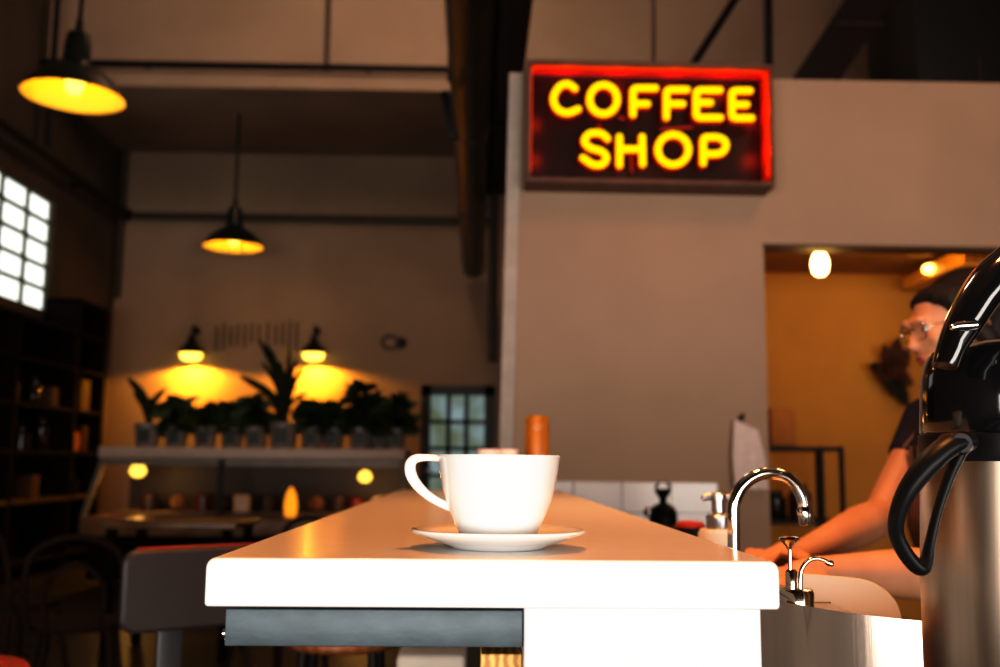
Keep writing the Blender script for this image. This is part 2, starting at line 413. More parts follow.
# ------------------------------------------------------------------ cup and saucer
cc = at(498.5, 500, .866); cx_, cy_ = cc.x, .866; KS = .866/.855
sau = MB().lathe([(0, .003), (.030, .003), (.034, 0), (.039, 0), (.041, .002), (.052, .0055), (.064, .0095), (.0715, .0125), (.0732, .0140), (.0728, .0156), (.0712, .0160),
    (.062, .0125), (.050, .0095), (.040, .0085), (.036, .0070), (0, .0070)], (0, 0, 0), 96).build('saucer', PORC, smooth=60)
sau.location = (cx_, cy_, CT+.0002); sau.data.transform(Matrix.Scale(KS, 4)); tag(sau, 'round white porcelain saucer under the coffee cup on the counter', 'saucer')
cup = thing('coffee_cup', 'white porcelain cappuccino cup with loop handle standing on a saucer', 'cup', (cx_, cy_, CT+.0074))
cz = (at(499, 455, .866).z - (CT+.0074))/KS
prof_o = [(0, .002), (.026, .002), (.0275, 0), (.0300, .0005), (.0325, .004), (.0360, .0110), (.0408, .0215), (.0445, .0310), (.0477, .0425), (.0500, .0560), (.0516, cz-.003), (.0520, cz-.0008), (.0514, cz)]
prof_i = [(.0500, cz-.0006), (.0494, cz-.004), (.0472, .052), (.043, .036), (.037, .022), (.029, .011), (.018, .0065), (0, .006)]
MB().lathe(prof_o+prof_i, (0, 0, 0), 96).build('bowl', PORC, cup, world=False, smooth=60).data.transform(Matrix.Scale(KS, 4))
hp = [(448, 459), (436, 458), (424, 457.6), (415, 459), (410.5, 464.5), (411, 474), (416.5, 484), (427, 494.5), (440, 502.5), (453, 508)]
hr = [3.8, 3.8, 4.2, 5.2, 6.4, 6.6, 6.0, 5.2, 5.0, 5.2]
hw = [at(x, y, cy_)-cup.location for x, y in hp]
pts = arc(hw, 6); rr = [r*.00077 for r in lin(hr, 6)]
hm = MB(); n = 20; vs = []; fs = []
for i, p in enumerate(pts):
    a = pts[max(i-1, 0)]; b = pts[min(i+1, len(pts)-1)]; t = (b-a).normalized(); nn = V((t.z, 0, -t.x))
    for k in range(n):
        an = 2*PI*k/n; c_, s_ = math.cos(an), math.sin(an)
        e = lambda x: math.copysign(abs(x)**.7, x)
        vs.append(p + nn*(e(c_)*rr[i]) + V((0, 1, 0))*(e(s_)*.0062))
for i in range(len(pts)-1):
    for k in range(n): l = (k+1) % n; fs.append((i*n+k, i*n+l, (i+1)*n+l, (i+1)*n+k))
fs += [tuple(range(n)), tuple((len(pts)-1)*n+k for k in range(n))]
hm.add(vs, fs).build('handle', PORC, cup, world=False, smooth=60)

# ------------------------------------------------------------------ work counter, sink, board
WZ = .88
wk = thing('work_counter', 'dark lower work counter behind the bar carrying the sink and bottles', 'counter', (.55, 2.2, 0))
MB().bb((.235, .66, WZ-.03), (.70, 4.62, WZ), .004, 2).build('worktop', mat('dark_worktop', (.06, .045, .04), .4), wk)
MB().bb((.25, .70, 0), (.66, 4.60, WZ-.03)).build('cabinet', DKWOOD, wk)
sk = thing('steel_sink', 'brushed stainless sink surround with upright steel side panel at counter end', 'sink', (.28, .9, WZ))
pp = [at(757, 596.5, .935), at(790, 600, .900), at(822, 605, .872), at(855, 610.5, .850), at(890, 616, .835), at(921.5, 620.8, .832)]
_a, _b = pp[0], pp[-1]; _c = V((.305, .846, (_a.z+_b.z)/2))
pl = [_a*(1-t)**2+_c*2*t*(1-t)+_b*t*t for t in [q/36 for q in range(37)]]; zt_ = [p.z for p in pl]
ap = MB(); m_ = len(pl); nrm = V((-.0025, .003, 0))
vs = [];
for p in pl: vs += [p, p+nrm, V((p.x, p.y, WZ+.0005))+nrm, V((p.x, p.y, WZ+.0005))]
fs = []
for i in range(m_-1):
    for k in range(4): l = (k+1) % 4; fs.append((4*i+k, 4*i+l, 4*i+4+l, 4*i+4+k))
fs += [(0, 1, 2, 3), tuple(4*(m_-1)+k for k in range(4))]
ap.add(vs, fs).build('side_panel', BRSTEEL2, sk)
DZ = min(zt_)-.010
dk = MB().prism([V((p.x-.0, p.y+.006, DZ)) for p in pl if p.x < .345] + [V((.352, .90, DZ)), V((.352, 1.16, DZ)), V((pl[0].x-.002, 1.16, DZ))], (0, 0, -.004))
dk.build('deck', BRSTEEL, sk)
MB().bb((pl[0].x, 1.155, WZ+.0005), (.352, 1.16, DZ-.004)).bb((.347, .90, WZ+.0005), (.352, 1.155, DZ-.004)).build('back_panel', BRSTEEL, sk)
# white board standing behind
bd = [(795, 574), (830, 576.5), (856, 579), (872, 583), (884, 590), (893, 599), (899, 609), (902, 622)]
def bp_(x, y): return at(x, y, 1.0+(622-y)*.0006)
b0 = [bp_(*q) for q in arc([V((x, y, 0)) for x, y in bd], 5)] if False else [bp_(q.x, q.y) for q in arc([V((x, y, 0)) for x, y in bd], 5)]
_s = (b0[0].y-b0[-1].y)/(b0[0].z-b0[-1].z)
_y = lambda z: b0[-1].y+(z-b0[-1].z)*_s
poly = b0 + [V((x, _y(z), z)) for x, z in ((b0[-1].x, DZ-.028), (.3545, DZ-.028), (.3545, DZ+.0008), (b0[0].x, DZ+.0008))]
bo_ = MB().prism(poly, (.004, .009, 0)).build('cutting_board', mat('bright_white_board', (.88, .88, .87), .4, var=.01), origin=(b0[-1].x, b0[-1].y, DZ-.028))
tag(bo_, 'white board with a rounded corner leaning behind the steel sink panel', 'board')

# faucet
fy = 1.09
fa = thing('faucet', 'curved chrome gooseneck faucet rising beside the counter', 'faucet', (at(734, 560, fy).x, fy, DZ))
k = fy/1000
fp = [(734, 540), (734, 512), (736, 498), (743.5, 485), (756, 476), (770, 473), (785, 476.5), (796, 486), (802.5, 498), (805, 510)]
path = [V((fa.location.x, fy, DZ+.002))] + arc([at(x, y, fy) for x, y in fp], 8)
MB().tube(path, .0068, 20, ref=(0, 1, 0)).build('spout', CHROME, fa)
MB().tube([at(804, 506, fy), at(804.6, 509, fy), at(807, 524, fy), at(807.2, 525, fy)], [.0068, .0083, .0083, .0075], 20, ref=(0, 1, 0)).build('aerator', CHROME, fa)
MB().lathe([(0, 0), (.018, 0), (.018, .004), (.010, .008), (.0095, .02), (0, .02)], fa.location+V((0, 0, .0005)), 24).build('base_collar', CHROME, fa)
# metal soap dispenser
sy = .955; q = sy/1000
def sp(x, y): return at(x, y, sy)
spm = thing('soap_dispenser', 'small polished metal soap pump with round plunger and curved spout', 'soap dispenser', (sp(796, 600).x, sy, DZ))
zbp = sp(796, 589).z
bs = MB(); c0 = spm.location
prof = [(0, 0), (.0168, 0), (.0168, zbp-DZ-.003), (.0155, zbp-DZ-.0005), (.012, zbp-DZ), (0, zbp-DZ)]
bs.lathe(prof, c0+V((0, 0, .0003)), 32); bs.build('base', BRONZE, spm)
cyl = sp(791.5, 580); zc1 = sp(791, 569.5).z
MB().lathe([(0, 0), (.0055, 0), (.0055, zc1-zbp-.002), (.0042, zc1-zbp), (0, zc1-zbp)], (cyl.x, sy, zbp), 24).build('cylinder', BRONZE, spm)
zk = sp(790, 541).z
MB().tube([(cyl.x-.001, sy, zc1-.002), sp(790, 546)], .0019, 12, ref=(0, 1, 0)).build('plunger_rod', BRONZE, spm)
kc = sp(789.5, 545)
MB().lathe([(0, -.004), (.0025, -.004), (.004, -.001), (.0085, .0035), (.0098, .0055), (.0092, .0070), (.005, .0082), (0, .0085)], kc, 28).build('plunger_knob', BRONZE, spm)
sp_path = arc([sp(800.5, 590), sp(800.5, 578), sp(802, 569), (sp(808, 561)), sp(816, 558.5), sp(825, 561), sp(830, 563.5)], 6)
spo = MB().tube(sp_path, .0022, 12, ref=(0, 1, 0)).build('spout', BRONZE, spm)
MB().tube([sp(826, 561.5), sp(828, 562.5), sp(831.5, 564.5), sp(833, 565)], [.0028, .0036, .0036, .0022], 14, ref=(0, 1, 0)).build('tip', BRONZE, spo)
# white soap bottle
by = 1.5; k = by/1000
bc = at(718, 500, by)
sbt = thing('soap_bottle', 'cream white soap bottle with grey pump head beside the faucet', 'bottle', (bc.x, by, WZ))
zs = at(718, 529, by).z-WZ
MB().lathe([(0, 0), (.028, 0), (.030, .003), (.030, zs-.006), (.026, zs), (0, zs)], sbt.location+V((0, 0, .0003)), 32).build('bottle', SOAPW, sbt)
z2 = at(718, 515, by).z-WZ; z3 = at(718, 498, by).z-WZ; z4 = at(718, 495, by).z-WZ
MB().lathe([(0, zs), (.0175, zs), (.0180, zs+.002), (.0180, z2-.002), (.0145, z2+.002), (.0095, z2+.004), (.0095, z3), (0, z3)], sbt.location, 32).build('collar', GREYSTEEL, sbt)
a = at(702, 499, by); b = at(736, 498, by)
MB().tube([a, at(707, 496.5, by), b], [.004, .0055, .0048], 14, ref=(0, 1, 0)).lathe([(0, 0), (.0125, 0), (.0125, .006), (.009, .009), (0, .009)], (bc.x, by, at(718, 499, by).z), 28).build('pump_head', GREYSTEEL, sbt)

# ------------------------------------------------------------------ airpot
ay = .84; ax = at(923, 560, ay).x + .0845; ar = .0805
apz = WZ
air = thing('airpot', 'tall steel coffee airpot with black lid, lever and grip at right edge', 'airpot', (ax, ay, apz))
za = at(990, 461, ay-.075).z-apz; zbk = at(990, 431, ay-.075).z-apz; zt0 = at(925, 377, ay).z-apz; ztop = at(1010, 339, ay-.03).z-apz
MB().lathe([(0, .004), (ar-.004, .004), (ar, .010), (ar, za*.6), (ar-.004, za), (0, za)], air.location, 72).build('steel_body', BRSTEEL, air)
MB().lathe([(0, 0), (ar+.001, 0), (ar+.001, .02), (0, .02)], air.location+V((0, 0, .0003)), 72).build('base_ring', BLKSOFT, air)
MB().lathe([(0, za), (ar-.003, za), (ar-.002, za+.002), (ar-.0035, zbk-.001), (ar-.005, zbk), (0, zbk)], air.location, 72).build('collar', BLKSOFT, air)
MB().lathe([(0, zbk), (ar-.0055, zbk), (ar-.0045, zbk+.002), (ar-.007, zt0), (ar-.010, zt0+.012), (ar-.016, zt0+.022), (ar-.028, ztop-.004), (ar-.043, ztop), (0, ztop+.002)], air.location, 72).build('lid', BLKPLAST, air)
# pump lever: thick curved arm rising from a metal hinge
ly = ay-.055
lv = MB(); lp = [(945, 366, .0085), (952, 346, .010), (963, 325, .0125), (980, 296, .0145), (1000, 272, .0155), (1040, 246, .016), (1100, 236, .016)]
lpts = arc([at(x, y, ly) for x, y, r in lp], 6); lr = lin([r for x, y, r in lp], 6)
lv.tube(lpts, lr, 18, ref=(0, 1, 0), flat=1.7); lvo = lv.build('lever', BLKPLAST, air)
MB().tube([at(953, 327.5, ly-.021), at(957, 326, ly-.021), at(974, 325, ly-.019), at(976, 325, ly-.018)], [.0026, .0035, .0048, .0035], 14, rnd=True).build('hinge_pin', CHROME, lvo)
# side grip loop
gp = [(966, 441, .745), (948, 447, .742), (930, 462, .742), (911, 485, .745), (899, 509, .75), (896, 532, .755), (905, 553, .757), (919, 568, .757), (926, 562, .757), (930, 543, .757), (938, 510, .757), (951, 472, .757), (966, 441, .757)]
gr_ = [10.5, 11, 11, 9.2, 7.5, 6.8, 7.2, 7.6, 6.2, 4.6, 4.2, 5, 7]
g = MB(); g.tube(arc([at(x, y, Y) for x, y, Y in gp], 6), [r*.00075 for r in lin(gr_, 6)], 16, ref=(0, 1, 0), flat=1.7)
go = g.build('grip', BLKSOFT, air)
bcn = at(961, 443, .735)
MB().tube([bcn+V((.012, .045, 0)), bcn+V((0, 0, 0)), bcn+V((-.001, -.004, 0))], [.009, .009, .007], 24).build('pivot_boss', BLKSOFT, air)

# ------------------------------------------------------------------ things at the far end of the bar
my = 2.5; mc = at(537, 470, my)
mill = thing('wooden_canister', 'amber wooden canister standing on the far end of the counter behind the cup', 'canister', (mc.x, my, CT))
zh = at(537, 416, my).z-CT
MB().lathe([(0, 0), (.029, 0), (.031, .003), (.0305, zh*.78), (.029, zh*.8), (0, zh*.8)], mill.location+V((0, 0, .0003)), 32).build('body', ORWOOD, mill)
MB().lathe([(0, zh*.8), (.030, zh*.8), (.0305, zh*.82), (.030, zh-.004), (.027, zh), (0, zh)], mill.location, 32).build('lid', ORWOOD, mill)
for px, r, h, lab in ((489, .028, .074, 'small pale cup on the far counter end, directly behind the big cup'), (509, .022, .070, 'small pale cup on the far counter end, next to the wooden canister')):
    p = at(px, 470, 2.4); h = at(px, 449.5, 2.4).z-CT
    o = MB().lathe([(0, 0), (r*.75, 0), (r*.8, .003), (r, h), (r-.003, h), (r*.72, .006), (0, .006)], (0, 0, 0), 28).build('espresso_cup', TOWEL, origin=None)
    o.location = (p.x, 2.4, CT+.0003); tag(o, lab, 'cup', None)
# hand grinder + red topped tub on the work counter
gy = 3.3; gc = at(663, 500, gy)
gr = thing('coffee_grinder', 'small black hand grinder with silver knob in front of the tiles', 'coffee grinder', (gc.x, gy, WZ))
s = gy/1000; zz = lambda y: at(663, y, gy).z-WZ
MB().lathe([(0, 0), (.045, 0), (.047, .004), (.045, zz(512)), (.036, zz(507)), (.013, zz(503)), (.011, zz(499)), (0, zz(499))], gr.location+V((0, 0, .0003)), 28).build('body', BLKSOFT, gr)
MB().lathe([(0, zz(499)), (.011, zz(499)), (.024, zz(493)), (.028, zz(489)), (0, zz(489))], gr.location, 28).build('hopper', BLKPLAST, gr)
MB().lathe([(.027, zz(489)), (.026, zz(485)), (.018, zz(482)), (0, zz(481))], gr.location, 28).build('dome', GLASS, gr)
MB().ell(at(648, 512, gy-.02), (.016, .016, .016)).tube([at(648, 512, gy-.02), at(658, 511, gy)], .005).build('knob', CHROME, gr)
ty = 2.2; tc_ = at(690, 530, ty)
tb = thing('tub', 'low dark tub with a red lid beside the soap bottle', 'tub', (tc_.x, ty, WZ))
z5 = at(690, 527, ty).z-WZ; z6 = at(690, 521, ty).z-WZ
MB().lathe([(0, 0), (.038, 0), (.042, z5), (0, z5)], tb.location+V((0, 0, .0003)), 28).build('container', BLKSOFT, tb)
MB().lathe([(0, z5), (.032, z5), (.030, z6-.004), (.02, z6), (0, z6)], tb.location, 28).build('lid', mat('red_plastic', (.55, .06, .03), .4), tb)

# ------------------------------------------------------------------ towel on hook, kitchen fittings
ty = PY-.004
tw = thing('hand_towel', 'pale pink towel hanging from a small hook beside the doorway', 'towel', at(748, 420, ty))
x0, x1 = at(733, 450, ty).x, at(765, 450, ty).x; zt1, zb1 = at(748, 420, ty).z, at(748, 489, ty).z
vs = []; fs = []; nx, nz_ = 28, 14
for side in (0, 1):
    for j in range(nz_+1):
        for i in range(nx+1):
            u = i/nx; v = j/nz_
            ww = .70+.35*min(1, v*1.6+.15)
            cxm = (x0+x1)/2-(x1-x0)*.12*(1-v)
            x = cxm + (u-.5)*(x1-x0)*ww; z = zt1-(zt1-zb1)*v - .05*u*(1-v) 
            y = ty-.022 - .008*math.sin(u*16+v*1.5)*(.5+.5*v) - (.012 if side == 0 else 0)
            vs.append((x, y, z))
W = nx+1
for sd in (0, 1):
    o = sd*W*(nz_+1)
    for j in range(nz_):
        for i in range(nx): fs.append((o+j*W+i, o+j*W+i+1, o+(j+1)*W+i+1, o+(j+1)*W+i))
o = W*(nz_+1)
bd_ = [(0, i) for i in range(nx+1)] + [(j, nx) for j in range(1, nz_+1)] + [(nz_, i) for i in range(nx-1, -1, -1)] + [(j, 0) for j in range(nz_-1, 0, -1)]
for (j, i), (j2, i2) in zip(bd_, bd_[1:]+bd_[:1]): fs.append((j*W+i, j2*W+i2, o+j2*W+i2, o+j*W+i))
MB().add(vs, fs).build('cloth', TOWEL, tw, smooth=60)
hk = at(741, 418, ty)
MB().lathe([(0, 0), (.014, 0), (.014, .004), (0, .004)], (hk.x, PY, hk.z), 16, Matrix.Rotation(PI/2, 3, 'X')).tube(arc([(hk.x, PY-.002, hk.z), (hk.x, PY-.04, hk.z-.004), (hk.x, PY-.05, hk.z+.02)], 5), .005).build('hook', BLKMETAL, tw)
# kitchen rack
ry = 5.7
rx0, rx1 = at(752, 480, ry).x, at(842, 480, ry).x; rz = at(800, 446, ry).z
rk = thing('wire_rack', 'dark metal shelf rack standing in the kitchen beyond the doorway', 'rack', ((rx0+rx1)/2, ry+.2, 0))
for x in (rx0, rx1):
    for y in (ry, ry+.4): MB().tube([(x, y, 0), (x, y, rz)], .016, 10, ref=(1, 0, 0)).build('post', BLKMETAL, rk)
MB().tube([(at(822, 480, ry).x, ry, .5), (at(822, 480, ry).x, ry, rz)], .013, 10, ref=(1, 0, 0)).build('post', BLKMETAL, rk)
for z in (rz-.015, .80, .4):
    MB().bb((rx0-.01, ry-.01, z-.012), (rx1+.01, ry+.41, z+.012), .003, 1).build('shelf', BLKMETAL, rk)
cb = MB(); c0, c1 = at(768, 430, ry+.12).x, at(793, 430, ry+.12).x; czt = at(780, 409, ry+.12).z
cb.bb((c0, ry+.06, rz+.0), (c1, ry+.30, czt), .008, 2); cbo = cb.build('cardboard_box', CARD, origin=((c0+c1)/2, ry+.18, rz)); tag(cbo, 'brown cardboard box standing on top of the kitchen rack', 'box')
for px, h, col, nm, lab in ((775, .16, JARD, 'jar', 'dark jar on the middle shelf of the kitchen rack, at its left'), (800, .20, JARB, 'jar', 'reddish jar on the middle shelf of the kitchen rack, at its centre')):
    p = at(px, 500, ry+.2)
    o = MB().lathe([(0, 0), (.06, 0), (.065, .01), (.065, h*.7), (.04, h*.85), (.042, h), (0, h)], (0, 0, 0), 20).build(nm, col); o.location = (p.x, ry+.2, .8125); tag(o, lab, 'jar')
# bare bulb in the kitchen
bp = at(820, 264, 5.25)
kb = thing('bare_bulb', 'glowing bare bulb hanging in the kitchen doorway', 'light bulb', bp)
MB().lathe([(0, -.068), (.022, -.063), (.039, -.044), (.046, -.012), (.045, .016), (.036, .044), (.025, .064), (.02, .068), (0, .068)], bp, 24).build('glass', BULBW, kb)
MB().lathe([(0, .064), (.021, .064), (.023, .10), (.01, .12), (0, .12)], bp, 20).tube([bp+V((0, 0, .11)), (bp.x, bp.y, 2.40)], .004, 8).build('socket', BLKMETAL, kb)
# lit wooden shelf on the kitchen right side
w0 = at(903, 284, 6.35); w1_ = at(964, 255, 5.45)
sh = thing('wooden_shelf', 'honey coloured wooden shelf lit from below behind the barista head', 'shelf', w0)
dirv = (w1_-w0)
MB().prism([w0+V((-.0, 0, -.035)), w1_+V((-.0, 0, -.045)), w1_+V((0, 0, .05)), w0+V((0, 0, .035))], (.30, 0, 0)).build('board', LITWOOD, sh, smooth=0)
MB().prism([w0+V((.28, 0, -.2)), w0+V((.28, .05, -.2)), w0+V((.28, .05, -.03)), w0+V((.28, 0, -.03))], (1.1, 0, 0)).build('bracket', LITWOOD, sh, smooth=0)
lb = at(932, 269, 5.9)
MB().ell(lb+V((-.02, 0, 0)), (.035, .045, .03)).build('lamp', emis('shelf_lamp_glow', (1, .62, .12), 6), sh)
# dried leaves on the kitchen back wall
dy = KY-.06; dc = at(893, 375, dy)
dl = thing('dried_leaves', 'bunch of dark dried leaves hanging on the ochre kitchen wall', 'dried plant', dc)
a_ = MB(); b_ = MB()
for x, y, mbx in ((866, 366, b_), (880, 345, a_), (895, 338, a_), (905, 350, a_), (910, 385, a_), (905, 408, b_), (893, 398, b_), (880, 385, b_), (872, 370, a_), (898, 360, a_), (885, 362, a_), (900, 380, a_), (888, 350, a_)):
    t = at(x, y, dy-random.uniform(0, .08)); mbx.leaf(dc+V((0, -.02, 0)), t, random.uniform(.045, .075), V((0, -.05, 0)), side=V((t.z-dc.z, 0, -(t.x-dc.x))))
a_.build('brown_leaves', DRIED, dl); b_.build('green_leaves', DRIEDG, dl)
MB().tube([dc+V((0, .058, .02)), dc+V((0, 0, .02)), dc+V((0, -.02, 0))], .006, 8).build('hook', BLKMETAL, dl)

# ------------------------------------------------------------------ neon sign
SY = 4.47
TL, TR_, BL, BR = at(527.5, 58.5, SY), at(773.5, 64.5, SY), at(525.2, 181.5, SY), at(774.5, 186, SY)
sc_ = (TL+TR_+BL+BR)/4; ang = -math.atan2((TR_.z-TL.z+BR.z-BL.z)/2, (TR_.x-TL.x+BR.x-BL.x)/2)
ang = (ang - .0)*1.0
SW = ((TR_-TL).length+(BR-BL).length)/2; SH = ((TL-BL).length+(TR_-BR).length)/2; SD = PY-SY-.004
sg = thing('neon_sign', 'red framed box sign with glowing yellow neon letters reading COFFEE SHOP', 'sign', sc_)
RS = Matrix.Rotation(ang, 3, 'Y'); sg.rotation_euler = (0, ang, 0)
def sl(px, py, Y): p = at(px, py, Y); return RS.inverted() @ (p-sc_)
hw_, hh = SW/2, SH/2; ft = .022; bt = .022
MB().bb((-hw_, 0, hh-ft), (hw_, .03, hh), .003, 1).bb((-hw_, 0, -hh), (hw_, .03, -hh+bt), .003, 1).bb((-hw_, 0, -hh+bt), (-hw_+ft, .03, hh-ft), .003, 1).bb((hw_-ft*.6, 0, -hh+bt), (hw_, .03, hh-ft), .003, 1).build('frame', SIGNF, sg, False)
MB().bb((-hw_+.004, .03, hh-.012), (hw_-.004, SD, hh-.003)).bb((-hw_+.004, .03, -hh+.003), (hw_-.004, SD, -hh+.012)).bb((-hw_+.004, .03, -hh+.01), (-hw_+.012, SD, hh-.01)).bb((hw_-.012, .03, -hh+.01), (hw_-.004, SD, hh-.01)).build('box_sides', SIGNIN, sg, False, smooth=0)
MB().bb((-hw_, .03, hh-.003), (hw_, SD, hh)).bb((-hw_, .03, -hh), (hw_, SD, -hh+.003)).bb((-hw_, .03, -hh), (-hw_+.004, SD, hh)).bb((hw_-.004, .03, -hh), (hw_, SD, hh)).build('casing', SIGNF, sg, False, smooth=0)
MB().bb((-hw_+.004, SD-.012, -hh+.004), (hw_-.004, SD-.002, hh-.004)).build('back_panel', SIGNBK, sg, False, smooth=0)
LY = SY+.08
def cpx(cx, cy): return sl(530+cx/4, 70+cy/4, LY)
def rnd_corner(pts, r=16):
    out = [V((*pts[0], 0))]
    for a, b, c in zip(pts, pts[1:], pts[2:]):
        a, b, c = V((*a, 0)), V((*b, 0)), V((*c, 0))
        p, q_ = b+(a-b).normalized()*r, b+(c-b).normalized()*r
        for t in (0, .25, .5, .75, 1): out.append(p*(1-t)**2+b*2*t*(1-t)+q_*t*t)
    out.append(V((*pts[-1], 0))); return [(v.x, v.y) for v in out]
def sm(pts, closed=False): return [(v.x, v.y) for v in arc([V((*p, 0)) for p in pts], 6, closed)]
def elp(cx, cy, rx, ry): return [(cx+rx*math.cos(2*PI*i/36), cy+ry*math.sin(2*PI*i/36)) for i in range(36)]
def rnd_v(pts, r=.04):
    out = [V(pts[0])]
    for a, b, c in zip(pts, pts[1:], pts[2:]):
        a, b, c = V(a), V(b), V(c); p, q_ = b+(a-b).normalized()*r, b+(c-b).normalized()*r
        for t in (0, .25, .5, .75, 1): out.append(p*(1-t)**2+b*2*t*(1-t)+q_*t*t)
    return out+[V(pts[-1])]
LET = [('letter_c', [(sm([(180, 73), (150, 55), (116, 68), (94, 112), (110, 155), (150, 171), (193, 156)]), 0)]),
 ('letter_o', [(elp(294, 117, 55, 58), 1)]),
 ('letter_f', [(rnd_corner([(502, 72), (412, 72), (412, 177)]), 0), ([(412, 135), (470, 135)], 0)]),
 ('letter_f', [(rnd_corner([(628, 78), (546, 78), (546, 188)]), 0), ([(546, 135), (611, 135)], 0)]),
 ('letter_e', [(rnd_corner([(760, 80), (665, 80), (665, 190), (762, 190)]), 0), ([(665, 130), (722, 130)], 0)]),
 ('letter_e', [(rnd_corner([(880, 82), (808, 82), (808, 192), (887, 192)]), 0), ([(808, 138), (867, 138)], 0)]),
 ('letter_s', [(sm([(310, 274), (285, 254), (240, 254), (218, 282), (240, 310), (286, 325), (306, 350), (290, 376), (252, 377), (212, 351)]), 0)]),
 ('letter_h', [([(358, 267), (358, 380)], 0), ([(449, 267), (451, 375)], 0), ([(358, 316), (449, 316)], 0)]),
 ('letter_o', [(elp(573, 318, 61, 60), 1)]),
 ('letter_p', [(rnd_corner([(693, 372), (693, 268), (745, 268)]) + sm([(750, 268), (776, 280), (784, 302), (772, 326), (745, 335), (693, 335)]), 0)])]
TRr = .0158
for nm, strokes in LET:
    mb = MB(); mr = MB()
    for st, cl in strokes:
        p3 = [cpx(x, y) for x, y in st]
        mb.tube(p3, TRr, 14, cl, ref=(0, 1, 0), rnd=not cl)
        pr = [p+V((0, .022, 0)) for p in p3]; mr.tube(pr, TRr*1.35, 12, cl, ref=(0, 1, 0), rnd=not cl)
    lo = mb.build(nm, NEON, sg, False); mr.build('letter_halo', HALOR, lo, False)  # fatter red strokes behind each letter imitate its halo
RW = mat('red_wire', (.4, .02, .01), .5)
for (a, b) in (((360, 175), (385, 182)), ((410, 330), (414, 400)), ((530, 225), (660, 215)), ((280, 205), (282, 240))):
    MB().tube([cpx(*a)+V((0, .05, 0)), cpx(*b)+V((0, .05, 0))], .008, 8, ref=(0, 1, 0)).build('wire', RW, sg, False)
BT = emis('red_border_neon', (1, .05, .0), 1.1)
q1, q2 = hh-.024, hw_-.022
MB().tube(rnd_v([(-q2, .035, -hh+.06), (-q2, .035, q1), (q2, .035, q1), (q2, .035, -hh+.06)]), .005, 12, ref=(0, 1, 0), rnd=True).build('border_tube', BT, sg, False)
for lx, lz in ((-.38, hh-.055), (-.13, hh-.055), (.13, hh-.055), (.38, hh-.055), (hw_-.05, .10), (hw_-.05, -.10), (-hw_+.05, .06), (-hw_+.05, -.12)):
    light('sign_glow', 'POINT', RS @ V((lx, .075, lz)) + sc_, .32, (1, .04, .003), .035)
light('sign_spill', 'POINT', sc_+V((0, -.3, -.1)), 1.2, (1, .25, .05), .2)

# ------------------------------------------------------------------ pendant lamps
def pendant(px, py, Y, tiltv, label, zc=ZC, e=22, k=1.):
    p = at(px, py, Y)
    t = thing('pendant_lamp', label, 'lamp', p, 0, None)
    r = .183
    out = [(r, 0), (r+.004, .004), (r*.97, .016), (r*.80, .062), (r*.58, .098), (r*.36, .118), (.056, .128), (.050, .135)]
    inn = [(.046, .128), (r*.34, .112), (r*.56, .092), (r*.78, .056), (r*.95, .010), (r, 0)]
    MB().lathe(out, (0, 0, 0), 56).lathe([(.050, .135), (.047, .20), (.040, .245), (.016, .26), (0, .262)], (0, 0, 0), 32).build('lamp_shade', DARKENAMEL, t, False)
    MB().lathe([(0, .13)]+inn, (0, 0, 0), 56).build('shade_lining', SHADEIN, t, False)
    MB().lathe([(0, .008), (.022, .014), (.034, .034), (.034, .056), (.022, .085), (.018, .13), (0, .13)], (0, 0, 0), 24).build('bulb', BULB, t, False)
    MB().tube([(0, 0, .25*k), (0, 0, .30*k)], [.016*k, .012*k], 12).tube([(0, 0, .28*k), (0, 0, zc-p.z)], .0085*k, 10, ref=(1, 0, 0)).build('cord', BLKMETAL, t, False)
    light('pendant_glow', 'POINT', p+V((0, 0, .03*k)), e, (1, .50, .06), .05*k)
    t.rotation_euler = tiltv
    for ch in t.children:
        if ch.name.startswith('cord'): continue
        for v in ch.data.vertices: v.co *= k
    return t
pendant(73.5, 97, 6.35, (0, .02, 0), 'nearest dark enamel pendant lamp glowing yellow at upper left', e=10, k=1.75)
pendant(233.5, 247, 11.0, (0, 0, 0), 'smaller looking dark pendant lamp glowing yellow, hanging farther back beside the duct', 5.02, e=12, k=1.78)
# small wall lamps over the plants
for px, lab in ((191, 'left one of two small wall lamps over the plants'), (313.5, 'right one of two small wall lamps over the plants')):
    p = at(px, 353.5, 12.30)
    t = thing('wall_lamp', 'glowing ' + lab, 'lamp', p)
    MB().lathe([(.165, 0), (.168, .006), (.15, .04), (.085, .10), (.05, .15), (.04, .22), (0, .23)], p, 40).build('lamp_shade', DARKENAMEL, t)
    MB().lathe([(0, .13), (.05, .12), (.08, .095), (.145, .035), (.164, 0)], p, 40).build('shade_lining', SHADEIN, t)
    MB().lathe([(0, -.095), (.06, -.09), (.11, -.075), (.13, -.04), (.13, .005), (.05, .07), (0, .09)], p, 24).build('bulb', BULB, t)
    MB().tube(arc([p+V((0, 0, .22)), p+V((0, .04, .33)), p+V((0, .11, .36)), V((p.x, YB-.002, p.z+.30))], 6), .012, 10).lathe([(0, 0), (.05, 0), (.05, .02), (0, .02)], (p.x, YB, p.z+.30), 20, Matrix.Rotation(PI/2, 3, 'X')).build('arm', BLKMETAL, t)
    light('wall_lamp_glow', 'SPOT', p+V((0, 0, -.115)), 80, (1, .42, .025), .04, spot_size=math.radians(170), spot_blend=.22)

